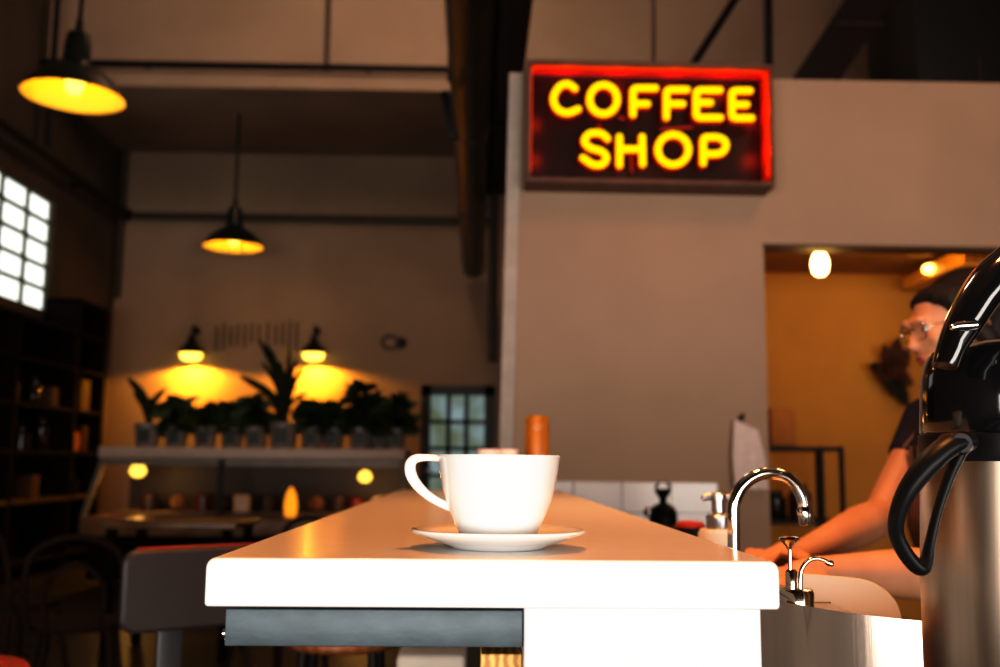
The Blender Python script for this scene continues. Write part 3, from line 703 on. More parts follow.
# ------------------------------------------------------------------ ducts, pipes, steelwork
duY = (3.2, 12.1)
du = thing('air_duct', 'smooth grey metal air duct running along the ceiling beside the sign', 'duct', (-.06, 3.2, 3.5))
MB().tube([(-.06, y, 3.50) for y in (3.2, 5, 7, 9, 11, 12.1)], .13, 40, ref=(0, 0, 1)).build('pipe', GALV, du)
for y in (4.6, 6.9, 9.2, 11.5):
    MB().tube([(-.06, y-.03, 3.5), (-.06, y+.03, 3.5)], .139, 40).build('joint_band', GALV, du)
for y in (6.0, 9.6):
    MB().tube([(-.192, y, 3.48), (-.192, y, ZC if y < 10 else 5.0)], .012, 8, ref=(1, 0, 0)).build('hanger', BLKMETAL, du)
hb = MB(); p0, p1 = at(444, 92, 6.0), at(455, 140, 6.0)
hb.box((p0+p1)/2, (.05, .05, (p0-p1).length), Matrix.Rotation(-.22, 3, 'Y'), .005, 2).build('bracket', BLKMETAL, du)
fl = MB(); pr = []; rr = []
y = 3.1; i = 0
while y < 9.0:
    pr.append(V((.15, y, 3.70))); rr.append(.140 if i % 2 == 0 else .126); y += .05; i += 1
fl.tube(pr, rr, 36)
flx = thing('flexible_duct', 'black corrugated flexible duct beside the smooth metal duct', 'duct', (.15, 3.1, 3.70))
fl.build('hose', RUBBER, flx, smooth=70)
for y in (4.2, 7.0): MB().tube([(.15, y-.02, 3.70), (.15, y+.02, 3.70)], .145, 36).tube([(.15, y, 3.83), (.15, y, ZC)], .010, 8, ref=(1, 0, 0)).build('strap', BLKMETAL, flx)
dp = at(492.5, 300, 8.8)
tag(MB().tube([(dp.x, 8.8, 3.558), (dp.x, 8.8, at(492, 362, 8.8).z)], .042, 16, ref=(1, 0, 0)).build('drop_strip', RUBBER, origin=(dp.x, 8.8, 3.5)), 'black vertical strip below the duct at the partition edge', 'pipe')  # dark vertical strip added at the partition edge
a = at(-60, 60.5, 10.05); b = at(455, 69.5, 10.05)
tag(MB().tube([(XL+.01, 10.05, a.z), (b.x+.4, 10.05, a.z)], .036, 14, ref=(0, 0, 1)).bb((-3.5, 10.05, a.z-.02), (-3.46, 10.14, a.z+.02)).bb((-1.2, 10.05, a.z-.02), (-1.16, 10.14, a.z+.02)).build('ceiling_pipe', BLKMETAL, origin=(-2, 10.05, a.z)), 'long dark pipe running across the upper ceiling beam', 'pipe')
zq = at(300, 218, 12.4).z
tag(MB().tube([(XL+.24, 12.4, zq), (.2, 12.4, zq)], .045, 14).bb((-3.6, 12.4, zq-.03), (-3.56, 12.502, zq+.03)).bb((-1.5, 12.4, zq-.03), (-1.46, 12.502, zq+.03)).build('wall_pipe', mat('brown_painted_pipe', (.07, .055, .042), .5), origin=(-2.3, 12.4, zq)), 'brown pipe running level along the far back wall', 'pipe')
tag(MB().tube([(XL+.14, 6.2, zq), (XL+.14, 12.2, zq), (XL+.16, 12.36, zq)], .052, 14).ell((XL+.15, 12.35, zq), (.075, .075, .075)).bb((XL+.001, 10.98, zq-.03), (XL+.14, 11.02, zq+.03)).build('side_pipe', BLKMETAL, origin=(XL+.14, 9, zq)), 'thick black pipe running along the left wall above the window', 'pipe')
hr0 = at(50, 112, 9.9)
tag(MB().tube([(hr0.x, 9.9, zq+.085), (hr0.x, 9.9, ZC)], .03, 12, ref=(1, 0, 0)).build('hanging_rod', BLKMETAL, origin=(hr0.x, 9.9, ZC)), 'dark vertical rod hanging above the left window', 'rod')
cr0 = at(327, 40, 10.1)
tag(MB().tube([(cr0.x, 10.13, a.z+.02), (cr0.x, 10.13, ZC)], .026, 10, ref=(1, 0, 0)).build('conduit', mat('brown_conduit', (.10, .08, .065), .5), origin=(cr0.x, 10.13, ZC)), 'thin conduit rising from the long ceiling pipe to the ceiling', 'conduit')
tag(MB().tube([((XL+.06), 12.43, 3.13), ((XL+.06), 12.43, 5.0)], .045, 12, ref=(1, 0, 0)).build('corner_pipe', WALLD, origin=((XL+.06), 12.42, 5)), 'vertical pipe in the far left room corner', 'pipe')
# steelwork above the partition
ys = 8.0
yg = 7.2
gd = thing('diagonal_girder', 'wide dark red steel girder slanting above the partition wall', 'girder', at(850, 30, yg))
g0, g1 = at(815.5, 82, yg), at(905, -55, yg); dv = (g1-g0).normalized(); nv = V((-dv.z, 0, dv.x)); hwid = .149
ex = g0-dv*1.1
MB().prism([ex-nv*hwid, g1-nv*hwid, g1+nv*hwid, ex+nv*hwid], (0, .2, 0)).build('plate', GIRDER, gd, smooth=0)
s0_ = at(860, 24, yg-.01)
MB().box(s0_, (.36, .02, .03), None).build('seam', GIRDERS, gd, smooth=0)
for (pa, pb, r, nm, lab) in (((742, -12), (692, 66), .035, 'roof_brace', 'thin dark roof brace slanting up behind the neon sign'), ((767.5, -12), (768.5, 80), .036, 'roof_hanger', 'thin dark vertical hanger rising behind the neon sign right end'), ((653, -12), (653.5, 80), .018, 'roof_wire', 'faint thin vertical rod above the middle of the neon sign')):
    p, q_ = at(*pa, ys), at(*pb, ys); d = (q_-p); tag(MB().tube([p-d*.35, q_+d*.15], r, 10, ref=(0, 1, 0)).build(nm, BLKMETAL if nm != 'roof_wire' else mat('dull_rod', (.08, .06, .05), .5), origin=p), lab, 'steelwork')
u0 = at(919, 86, 7.6)
un = thing('ventilation_unit', 'large dark ventilation box above the partition at upper right', 'ventilation unit', (u0.x+.8, 7.9, u0.z))
MB().bb((u0.x, 7.6, u0.z-.25), (u0.x+1.8, 8.6, ZC), .01, 2).build('casing', mat('very_dark_casing', (.012, .009, .007), .6), un)
MB().bb((at(978, 60, 7.58).x, 7.585, u0.z+.05), (at(982, 60, 7.58).x, 7.6, u0.z+.25)).build('latch', GIRDERS, un)

# ------------------------------------------------------------------ display case with plants
DY = 9.0
kx0, kx1 = at(101, 450, DY).x, at(403, 450, DY).x
ztp = at(250, 448, DY).z
case = thing('display_case', 'long glass pastry display case with pale top against the back wall', 'display case', ((kx0+kx1)/2, DY+.4, 0))
MB().bb((kx0-.02, DY-.02, ztp-.10), (kx1+.02, DY+.85, ztp), .01, 2).build('top_shelf', CASEW, case)
zl = at(250, 518, DY-.12).z
MB().bb((kx0-.10, DY-.14, zl-.16), (kx1+.04, DY+.85, zl), .01, 2).build('ledge', CASEB, case)
MB().bb((kx0-.06, DY-.02, .08), (kx1, DY+.8, zl-.16)).build('base', DKWOOD, case)
MB().bb((kx0, DY+.8, zl), (kx1, DY+.83, ztp-.10)).build('back_panel', mat('dark_case_back', (.035, .022, .016), .5), case)
for x, ox in ((kx0, -.10), (kx1, .0)):
    MB().prism([(x+ox, DY-.13, zl), (x+ox+.035, DY-.13, zl), (x+.045, DY, ztp-.09), (x, DY, ztp-.09)], (0, .06, 0)).build('corner_post', CASEF, case, smooth=0)
MB().prism([(kx0+.03, DY-.115, zl+.002), (kx1-.02, DY-.115, zl+.002), (kx1-.02, DY+.01, ztp-.105), (kx0+.03, DY+.01, ztp-.105)], (0, .008, 0)).build('front_glass', GLASS, case, smooth=0)
zm = at(250, 489, DY+.3).z
MB().bb((kx0+.06, DY+.12, zm-.225), (kx1-.05, DY+.8, zm-.21), .003, 1).build('inner_shelf', CASEF, case)
MB().bb((kx0+.02, DY+.02, ztp-.16), (kx1-.02, DY+.06, ztp-.105)).build('header_rail', CASEF, case)
MB().bb(((kx0*.6+kx1*.4)-.02, DY-.03, zl), ((kx0*.6+kx1*.4)+.02, DY+.0, ztp-.1)).build('mullion', BLKMETAL, case)
for px, py, r in ((138, 471, .075), (365, 477, .065)):
    p = at(px, py, DY+.14)
    MB().lathe([(0, -r*.8), (r*.6, -r*.65), (r, -r*.1), (r*.8, r*.5), (r*.3, r*.9), (0, r*.9)], p, 20).build('case_glint', CASEGLINT, case)  # glowing shapes stand in for lamp reflections in the front glass
    light('case_glow', 'POINT', p+V((0, -.0, -.10)), 5, (1, .5, .12), .06)
p = at(291, 499, DY+.03)
tag(MB().lathe([(0, -.12), (.05, -.11), (.06, -.02), (.045, .08), (.02, .13), (0, .15)], (0, 0, 0), 20).build('amber_glint', emis('amber_glint_glow', (1, .33, .02), 1.1)), 'glowing amber spot imitating a lamp reflection in the case glass', 'bottle')  # emissive shape imitating another lamp reflection in the case glass
bpy.data.objects['amber_glint'].location = (p.x, DY+.03, zl+.121)
# goods inside
zs1 = zm-.209
KIND = {'loaf': lambda: MB().ell((0, 0, .075), (.16, .09, .075)).ell((.05, 0, .10), (.07, .07, .05)),
        'layer_cake': lambda: MB().lathe([(0, 0), (.13, 0), (.13, .14), (.115, .155), (0, .155)], n=28),
        'bundt_cake': lambda: MB().tube([(.085*math.cos(2*PI*i/28), .085*math.sin(2*PI*i/28), .07) for i in range(28)], .07, 14, True),
        'muffin_tray': lambda: MB().box((0, 0, .012), (.34, .22, .024), None, .006, 2)}
items = [(150, 'layer_cake', CHOC, 'dark chocolate cake at the far left of the display case'), (180, 'loaf', BREAD, 'brown loaf left in the case, between the chocolate and berry cakes'),
 (203, 'layer_cake', REDC, 'red berry cake left of the tall mullion in the case'), (226, 'bundt_cake', CHOC, 'dark ring cake just right of the berry cake'),
 (243, 'layer_cake', CREAMC, 'pale cream cake in the middle of the display case'), (266, 'layer_cake', CHOC, 'dark chocolate cake just left of the imitated amber reflection'),
 (316, 'loaf', BREAD, 'brown loaf just right of the imitated amber reflection'), (338, 'layer_cake', CHOC, 'dark cake below the right imitated reflection in the case'), (356, 'bundt_cake', REDC, 'red ring cake near the right end of the display case'), (380, 'loaf', CREAMC, 'pale loaf at the far right of the display case')]
for px, kd, m, lab in items:
    p = at(px, 500, DY+.45); o = KIND[kd]().build(kd, m); o.data.transform(Matrix.Diagonal((.52, .7, 1, 1)) if kd != 'layer_cake' else Matrix.Diagonal((.60, .60, 1, 1))); o.location = (p.x, DY+.45+random.uniform(-.04, .04), zs1+.001); o.rotation_euler.z = random.uniform(-.3, .3)
    tag(o, lab, {'loaf': 'bread', 'layer_cake': 'cake', 'bundt_cake': 'cake'}[kd], 'pastries in the display case')
# plants on the case
def pot(t, r, h, dark=True):
    p = t.location
    MB().lathe([(0, 0), (r*.78, 0), (r*.82, .01), (r, h-.02), (r*1.04, h-.02), (r*1.04, h), (r*.94, h), (r*.90, h-.03), (0, h-.03)], p+V((0, 0, .0005)), 28).build('pot', POTW, t)
    MB().lathe([(0, h-.028), (r*.9, h-.028)], p, 28).build('soil', SOIL, t)
    if dark: MB().bb(p+V((-r*.42, -r*.97, h*.2)), p+V((r*.42, -r*.80, h*.8))).build('pot_label', POTD, t)
def bushy(px, w, h, m, lab, potr=.11, n=95, ph=.2, Y=None):
    Y = Y or DY+.4; p = at(px, 445, Y)
    t = thing('potted_plant', lab, 'plant', (p.x, Y, ztp), 0, 'potted plants on the display case')
    pot(t, potr, ph)
    c = V((p.x, Y, ztp)); f = MB()
    for i in range(n):
        a = random.uniform(0, 2*PI); u = random.random()**.5; zz = random.uniform(.05, 1)**1.25*random.choice((1, 1, 1.25))
        r = w*u*(1-.5*max(0, zz-.5))
        tip = c+V((r*math.cos(a), r*.8*math.sin(a), ph*.8+h*zz)); d = V((math.cos(a), math.sin(a), random.uniform(-.2, 1.))).normalized()
        L = random.uniform(.12, .32); f.leaf(tip-d*L*.5, tip+d*L*.5, L*.17, V((0, 0, -.05)))
    for i in range(5): a = random.uniform(0, 6.28); f.tube([c+V((0, 0, ph-.04)), c+V((w*.5*math.cos(a), w*.4*math.sin(a), ph+h*.7))], .006, 6)
    f.build('foliage', m, t, smooth=0)
def strappy(px, tips, m, lab, wid, potr=.12, ph=.22, Y=None):
    Y = Y or DY+.4; p = at(px, 445, Y)
    t = thing('potted_plant', lab, 'plant', (p.x, Y, ztp), 0, 'potted plants on the display case')
    pot(t, potr, ph); c = V((p.x, Y, ztp+ph-.03)); f = MB()
    for x, y, ww in tips:
        tip = at(x, y, Y+random.uniform(-.12, .12)); d = tip-c
        mid = c+d*.5+V((-d.x*.22, 0, .05))
        pth = arc([c+V((random.uniform(-.03, .03), random.uniform(-.03, .03), 0)), mid, tip], 6); nn = len(pth); vs = []; fs = []
        for i, q_ in enumerate(pth):
            tt = i/(nn-1); tg = (pth[min(i+1, nn-1)]-pth[max(i-1, 0)]).normalized(); sd = V((tg.z, .25, -tg.x)).normalized()
            k = ww*wid*(math.sin(PI*min(.97, .10+.87*tt**1.3)))**.7; vs += [q_-sd*k, q_+sd*k]
        f.add(vs, [(2*i, 2*i+1, 2*i+3, 2*i+2) for i in range(nn-1)])
    f.build('foliage', m, t, smooth=0)
strappy(147, [(128, 378, 1), (134, 392, 1), (152, 398, .8), (166, 388, .7), (160, 405, .8), (140, 400, 1), (175, 400, .6)], LEAFC, 'leftmost potted plant, with long upright strap leaves leaning left', .038)
bushy(176, .17, .24, LEAFA, 'low bushy potted plant second from the left end of the case', n=110)
bushy(205, .16, .20, LEAFB, 'low bushy potted plant under the left wall lamp')
bushy(232, .14, .21, LEAFA, 'bushy dark potted plant left of the tall strap-leaved plant', Y=DY+.5)
bushy(256, .13, .30, LEAFA, 'upright bushy plant touching the tall plant on its left')
strappy(283, [(258, 338, .9), (266, 342, .8), (272, 350, .8), (240, 376, 1.2), (290, 350, .7), (297, 358, .8), (304, 366, .8), (262, 362, .8), (280, 362, 1), (276, 372, 1), (296, 380, .9), (283, 385, 1.1), (268, 392, .9), (308, 392, .6), (275, 395, 1.2), (290, 395, 1.2)], LEAFC, 'tallest potted plant, strap leaves rising between the two wall lamps', .034, .14, .24)
bushy(312, .15, .22, LEAFA, 'low bushy potted plant just right of the tallest plant')
bushy(333, .13, .24, LEAFB, 'bushy potted plant below and right of the right wall lamp', Y=DY+.5)
bushy(360, .17, .36, LEAFA, 'tall bushy potted plant third from the right end', n=125)
bushy(379, .11, .34, LEAFA, 'narrow upright potted plant second from the right end', Y=DY+.5)
bushy(396, .14, .28, LEAFA, 'rightmost bushy potted plant at the end of the case', potr=.09, n=110)
# wall lettering and plaque
wlx = thing('wall_lettering', 'row of tall thin dark strokes mounted on the back wall between the lamps', 'wall sign', at(257, 340, YB-.01))
for i, px in enumerate((217, 224, 231, 238, 245, 252, 259, 268, 276, 283, 290, 297)):
    a, b = at(px, 323+random.uniform(-3, 3), YB-.02), at(px, 352-random.uniform(0, 12), YB-.02)
    MB().bb((a.x-.011, YB-.012, b.z), (a.x+.011, YB-.002, a.z), .003, 1).build('stroke', LETTERM, wlx)
pq = at(393, 342, YB-.01)
pqt = thing('wall_plaque', 'small faded oval plaque on the back wall above the door', 'plaque', pq)
MB().tube([pq+V((-.03+.11*math.cos(2*PI*i/32), 0, .08*math.sin(2*PI*i/32))) for i in range(32)], .018, 8, True, ref=(0, 1, 0)).build('ring', PLAQ, pqt)
MB().ell(pq+V((.10, 0, -.01)), (.07, .012, .07)).build('disc', LETTERM, pqt)

# ------------------------------------------------------------------ dark shelving on the left wall
SX = XL+.38
shv = thing('wall_shelving', 'tall dark wooden shelving along the left wall below the window', 'shelving', (XL+.19, 9.4, 0))
for y in (6.6, 7.9, 9.2, 10.55, 11.32):
    MB().bb((XL+.005, y-.03, 0), (SX, y+.03, 2.80 if y > 10 else 2.45), .004, 1).build('upright', DKWOOD, shv)
zsh = [.15, .72, 1.18, 1.62, 2.05, 2.43]
for z in zsh: MB().bb((XL+.005, 6.57, z-.02), (SX, 11.35, z+.02), .004, 1).build('shelf', LOWSH if z in (.72,) else DKWOOD, shv)
MB().bb((XL+.005, 10.52, 2.76), (SX, 11.35, 2.80)).build('shelf', DKWOOD, shv)
MB().bb((XL+.002, 6.57, 0), (XL+.012, 11.35, 2.45)).bb((XL+.002, 10.52, 2.45), (XL+.012, 11.35, 2.80)).build('back_panel', DKWOOD, shv)
def jarshape(r, h): return MB().lathe([(0, 0), (r*.9, 0), (r, .01), (r, h*.68), (r*.45, h*.82), (r*.45, h), (0, h)], n=20)
def boxshape(r, h): return MB().box((0, 0, h/2), (r*1.6, r*1.9, h), None, .006, 1)
CARDD = mat('dull_brown_box', (.085, .038, .018), .8)
sit = [(10.84, 1.18, 'jar', AMBER, .10, .27, 'amber jar with an added glow on the shelf left of the display case'),
 (10.15, 1.18, 'bottle', JARD, .07, .32, 'dark bottle on the middle shelf left of the amber jar'), (9.7, 1.18, 'jar', JARD, .08, .22, 'dark squat jar on the middle shelf, two places left of the amber jar'),
 (11.12, 1.18, 'carton', JARB, .08, .28, 'brick red carton on the middle shelf right of the amber jar'), (10.95, 1.62, 'carton', JARB, .13, .34, 'brick red carton on the upper shelf above the amber jar'),
 (10.25, 1.62, 'carton', CARDD, .09, .20, 'brown carton on the upper shelf left of the tall corner bay'),
 (9.9, 1.62, 'bottle', JARD, .06, .30, 'dark bottle on the upper shelf left of the brown carton'), (9.4, 1.62, 'jar', JARD, .08, .25, 'dark jar on the upper shelf near the left image edge'),
 (9.9, .72, 'carton', CARDD, .10, .22, 'brown carton on the brown lower shelf'), (10.9, .72, 'jar', JARD, .10, .24, 'dark jar on the brown lower shelf near the display case')]
for y, z, nm, m, r, h, lab in sit:
    o = (boxshape if nm == 'carton' else jarshape)(r, h).build(nm, m); o.location = (SX-.16, y, z+.0205); tag(o, lab, nm)

# ------------------------------------------------------------------ seats and table
# grey backed bar chair
pA = at(121, 590, 1.90)
bang = .62; dirb = V((math.cos(bang), math.sin(bang), 0)); bw = .36
bcx = pA+dirb*bw/2; zt_b, zb_b = at(128, 549.5, 1.92).z, at(128, 633, 1.92).z
bch = thing('bar_chair', 'bar chair with charcoal moulded backrest on a grey post left of the counter', 'chair', (bcx.x+.12, bcx.y-.16, 0))
RB = Matrix.Rotation(bang, 3, 'Z')
bk = MB(); nx = 16; H = zt_b-zb_b
poly = []
def rr_poly(w, h, r, k=6):
    out = []
    for cx, cz_, a0 in ((w/2-r, h/2-r, 0), (-w/2+r, h/2-r, PI/2), (-w/2+r, -h/2+r, PI), (w/2-r, -h/2+r, 3*PI/2)):
        for i in range(k+1): a = a0+PI/2*i/k; out.append((cx+r*math.cos(a), cz_+r*math.sin(a)))
    return out
pc = V((bcx.x, bcx.y, (zt_b+zb_b)/2))
outl = rr_poly(bw, H, .028); outs = rr_poly(bw-.012, H-.012, .024)
lay = [(outs, -.014), (outl, -.008), (outl, .008), (outs, .014)]
vs = []
for ol, y in lay: vs += [RB @ V((x, y, z)) + pc for x, z in ol]
m_ = len(outl); fs = [tuple(range(m_)), tuple(3*m_+i for i in range(m_))]
for l_ in range(3):
    for i in range(m_): j = (i+1) % m_; fs.append((l_*m_+i, l_*m_+j, (l_+1)*m_+j, (l_+1)*m_+i))
bk.add(vs, fs).build('backrest', GREYPLAST, bch, smooth=40)
MB().box(pc+RB @ V((0, .0, H/2+.0015)), (bw*.86, .018, .004), RB, .0015, 1).build('top_reflection', mat('red_sign_reflection', (.30, .02, .015), .4), bch)  # red strip imitates the sign's reflection along the backrest top
pst = at(170, 640, 1.98); ps = V((pst.x, pst.y, 0)); f_ = V((dirb.y, -dirb.x, 0))
MB().box(V((ps.x, ps.y, .5*(zb_b+.03+.60)))+f_*-.004, (.048, .014, zb_b+.03-.60), RB, .004, 2).build('back_post', GREYPOST, bch)
sc0 = V((bcx.x, bcx.y, 0))+f_*.20
MB().box(sc0+V((0, 0, .615)), (.36, .36, .03), RB, .012, 3).box(ps+f_*.03+V((0, 0, .598)), (.05, .09, .012), RB).build('seat', GREYPLAST, bch)
for sx_, sy_ in ((1, 1), (1, -1), (-1, 1), (-1, -1)):
    a = sc0+RB @ V((.13*sx_, .13*sy_, .60)); b = sc0+RB @ V((.19*sx_, .19*sy_, 0)); MB().tube([b, a], .013, 10, ref=(1, 0, 0)).build('leg', GREYPOST, bch)
ring = [sc0+RB @ V((.168*sx_, .168*sy_, .22)) for sx_, sy_ in ((1, 1), (1, -1), (-1, -1), (-1, 1))]
MB().tube(ring, .009, 8, True).build('footrest', GREYPOST, bch)
def round_stool(px, py, Y, r, m, lab, th=.03, soft=False):
    p = at(px, py, Y); z = p.z
    t = thing('stool', lab, 'stool', (p.x, Y, 0))
    prof = [(0, z-th), (r*.92, z-th), (r, z-th*.7), (r, z-th*.3), (r*.94, z), (0, z+(.012 if soft else -.003))]
    MB().lathe(prof, (p.x, Y, 0), 40).build('seat', m, t, smooth=60)
    for a in (PI/4, 3*PI/4, 5*PI/4, 7*PI/4):
        MB().tube([(p.x+r*1.12*math.cos(a), Y+r*1.12*math.sin(a), 0), (p.x+r*.82*math.cos(a), Y+r*.82*math.sin(a), z-th)], .012, 10, ref=(1, 0, 0)).build('leg', BLKMETAL, t)
    MB().tube([(p.x+r*1.02*math.cos(2*PI*i/24), Y+r*1.02*math.sin(2*PI*i/24), .24) for i in range(24)], .008, 8, True).build('footrest', BLKMETAL, t)
round_stool(343, 633, 2.5, .14, SEATWOOD, 'round stool with orange wooden seat and black legs under the counter', .028)
round_stool(-66, 670, 1.85, .16, REDCUSH, 'stool with a fuzzy red cushion in the bottom left corner', .05, True)
bx = at(438, 651, 2.25)
tag(MB().bb((at(396, 660, 2.2).x, 2.2, 0), (bxl-.055, 2.5, bx.z), .012, 3).build('storage_bin', BEIGE, origin=(bx.x, 2.35, 0)), 'tall plain beige bin standing under the counter overhang', 'bin')
# cafe table and chairs in the dark left corner
tY = 6.0; tc0 = at(178, 517, tY)
tb = thing('cafe_table', 'brown wooden cafe table standing in front of the display case', 'table', (tc0.x, tY+.1, 0))
t0, t1 = at(112, 520, tY).x, at(245, 520, tY).x; tz = at(178, 519, tY+.1).z
MB().bb((t0, tY-.22, tz-.04), (t1, tY+.42, tz), .006, 2).build('tabletop', BRWOOD, tb)
for x in (t0+.06, t1-.06):
    for y in (tY-.16, tY+.36): MB().bb((x-.025, y-.025, 0), (x+.025, y+.025, tz-.04)).build('leg', DKWOOD, tb)
CHW = wood('dark_brown_chair_wood', (.030, .015, .009), (.022, .010, .006), 8, .75)
CHW.node_tree.nodes['Principled BSDF'].inputs['Specular IOR Level'].default_value = .15
def cafe_chair(x, Y, rz, lab):
    t = thing('cafe_chair', lab, 'chair', (x, Y, 0), rz, None)
    MB().lathe([(0, .435), (.19, .435), (.20, .445), (.195, .46), (0, .456)], n=32).build('seat', CHW, t, False)
    hoop = arc([(-.17, -.15, .45), (-.185, -.19, .62), (-.15, -.215, .76), (0, -.225, .815), (.15, -.215, .76), (.185, -.19, .62), (.17, -.15, .45)], 6)
    MB().tube(hoop, .014, 10, ref=(0, 1, 0)).build('back_hoop', CHW, t, False)
    MB().tube(arc([(-.10, -.165, .46), (-.11, -.195, .62), (0, -.215, .71), (.11, -.195, .62), (.10, -.165, .46)], 6), .010, 8, ref=(0, 1, 0)).build('inner_hoop', CHW, t, False)
    for sx_, sy_ in ((1, 1), (1, -1), (-1, 1), (-1, -1)):
        MB().tube([(.13*sx_, .13*sy_, .44), (.18*sx_, .19*sy_, .0)], [.017, .012], 10, ref=(1, 0, 0)).build('leg', CHW, t, False)
    MB().tube([(.155*math.cos(2*PI*i/24), .16*math.sin(2*PI*i/24), .22) for i in range(24)], .008, 8, True).build('stretcher', CHW, t, False)
p = at(82, 560, 4.3); cafe_chair(p.x, 4.3, .25, 'bentwood cafe chair with round hoop back left of the charcoal bar chair')
p = at(18, 560, 4.9); cafe_chair(p.x, 4.9, -.5, 'bentwood cafe chair at the far left, in the dark')
p = at(285, 540, 5.5); cafe_chair(p.x, 5.4, 2.6, 'bentwood cafe chair between the brown table and the counter')

# ------------------------------------------------------------------ barista
def solid(mb, name, m, parent, vox=.006, smooth_it=6):
    o = mb.build(name, m, parent, smooth=0)
    md = o.modifiers.new('r', 'REMESH'); md.mode = 'VOXEL'; md.voxel_size = vox; md.use_smooth_shade = True
    ms = o.modifiers.new('s', 'SMOOTH'); ms.factor = .5; ms.iterations = smooth_it
    dg = bpy.context.evaluated_depsgraph_get(); dg.update()
    me = bpy.data.meshes.new_from_object(o.evaluated_get(dg)); o.modifiers.clear(); old = o.data; o.data = me; bpy.data.meshes.remove(old)
    if not me.materials: me.materials.append(m)
    me.shade_smooth(); return o
HY = 2.02
pe = thing('person', 'person in navy shirt and mauve apron with glasses, washing up behind the airpot', 'person', (1.06, HY, 0))
hd = at(954, 323, HY)                      # head centre
tilt = math.radians(-15)                   # nod forward (face towards -X)
RH = Matrix.Rotation(tilt, 3, 'Y')
def H_(x, y, z): return hd + RH @ V((x, y, z))      # local head frame: -x forward, +z up
neckb = V((hd.x+.085, HY, hd.z-.165)); chest = V((1.03, HY, 1.12)); hip = V((1.08, HY, .90))
shF, shN = V((neckb.x-.005, HY+.165, neckb.z-.035)), V((neckb.x-.005, HY-.165, neckb.z-.035))
shF = V((at(929, 422, HY+.165).x, HY+.165, at(929, 422, HY+.165).z))
elF = at(882, 516, HY+.10); wrF = at(797, 557, HY-.12); 
elN = at(948, 574, HY-.36); wrN = at(818, 573, HY-.48)
hF = at(762, 555, HY-.20); hN = at(786, 580, HY-.53)
body = MB()
# head
body.ell(H_(.018, 0, .022), (.094, .074, .071), RH, 28, 18)
body.ell(H_(-.035, 0, -.025), (.058, .060, .085), RH, 24, 16)
body.ell(H_(-.052, 0, -.085), (.030, .036, .026), RH, 20, 12)     # chin
body.cap(H_(.0, .045, -.06), H_(-.045, .018, -.088), .020, .018); body.cap(H_(.0, -.045, -.06), H_(-.045, -.018, -.088), .020, .018)
body.cap(H_(-.074, 0, .016), H_(-.098, 0, -.026), .010, .0115)    # nose
body.ell(H_(-.088, .010, -.030), (.010, .009, .008), RH); body.ell(H_(-.088, -.010, -.030), (.010, .009, .008), RH)
body.ell(H_(-.080, 0, -.052), (.014, .024, .007), RH); body.ell(H_(-.078, 0, -.063), (.013, .021, .007), RH)   # lips
body.cap(H_(-.083, .038, .022), H_(-.088, .014, .022), .010, .010); body.cap(H_(-.083, -.038, .022), H_(-.088, -.014, .022), .010, .010)  # brow
for s_ in (1, -1):
    body.ell(H_(-.055, .040*s_, -.022), (.026, .020, .024), RH)   # cheek
    body.ell(H_(.015, .075*s_, -.012), (.020, .008, .030), RH)    # ear
# neck and torso
body.cap(H_(.028, 0, -.055), neckb, .052, .058)
body.tube([neckb+V((-.0, 0, .02)), neckb+V((.0, 0, -.04)), neckb+V((-.01, 0, -.12)), chest, V((1.05, HY, 1.0)), hip, V((1.09, HY, .80))], [.055, .10, .125, .115, .10, .125, .12], 24, ref=(1, 0, 0))
body.ell(chest+V((0, 0, .03)), (.115, .165, .13)); body.ell(hip, (.115, .165, .11)); body.ell(V((1.05, HY, 1.0)), (.10, .135, .14))
for sh_ in (shF, shN): body.cap(neckb+V((0, 0, -.03)), sh_, .052, .046)
def arm(sh_, el, wr):
    d = (wr-el)
    body.tube([sh_, sh_.lerp(el, .4), el], [.046, .043, .038], 18, ref=(0, 1, 0)); body.ell(sh_, (.046,)*3); body.ell(el, (.039,)*3)
    body.tube([el, el+d*.28, el+d*.7, wr], [.038, .042, .032, .025], 18, ref=(0, 0, 1)); body.ell(wr, (.025,)*3)
arm(shF, elF, wrF); arm(shN, elN, wrN)
def hand(wr, tgt, side):
    f = (tgt-wr).normalized(); n_ = f.cross(V((0, 0, 1))).normalized()*side; u = n_.cross(f)*side
    if u.z < 0: u = -u
    pal = wr+f*.05
    RM = Matrix((f, n_, u)).transposed()
    body.cap(wr, pal, .024, .026); body.ell(pal, (.050, .040, .015), RM)
    for i, (o, L) in enumerate(((-.030, .062), (-.010, .074), (.010, .078), (.030, .070))):
        b0_ = pal+f*.035+n_*o; j1 = b0_+f*L*.45+u*.004; j2 = j1+f*L*.32-u*.014; j3 = j2+f*L*.16-u*.020
        body.tube([b0_, j1, j2, j3], [.0095, .009, .0085, .007], 10, ref=tuple(u)); body.ell(j3, (.007,)*3, n=10, m=8); body.ell(b0_, (.0095,)*3, n=10, m=8)
    tb_ = pal-f*.015+n_*.035; t1_ = tb_+f*.03+n_*.022-u*.005; t2_ = t1_+f*.03+n_*.004-u*.010
    body.tube([pal-f*.02+n_*.02, tb_, t1_, t2_], [.014, .013, .011, .0085], 10, ref=tuple(u)); body.ell(t2_, (.0085,)*3, n=10, m=8)
hand(wrF, hF, -1); hand(wrN, hN, 1)
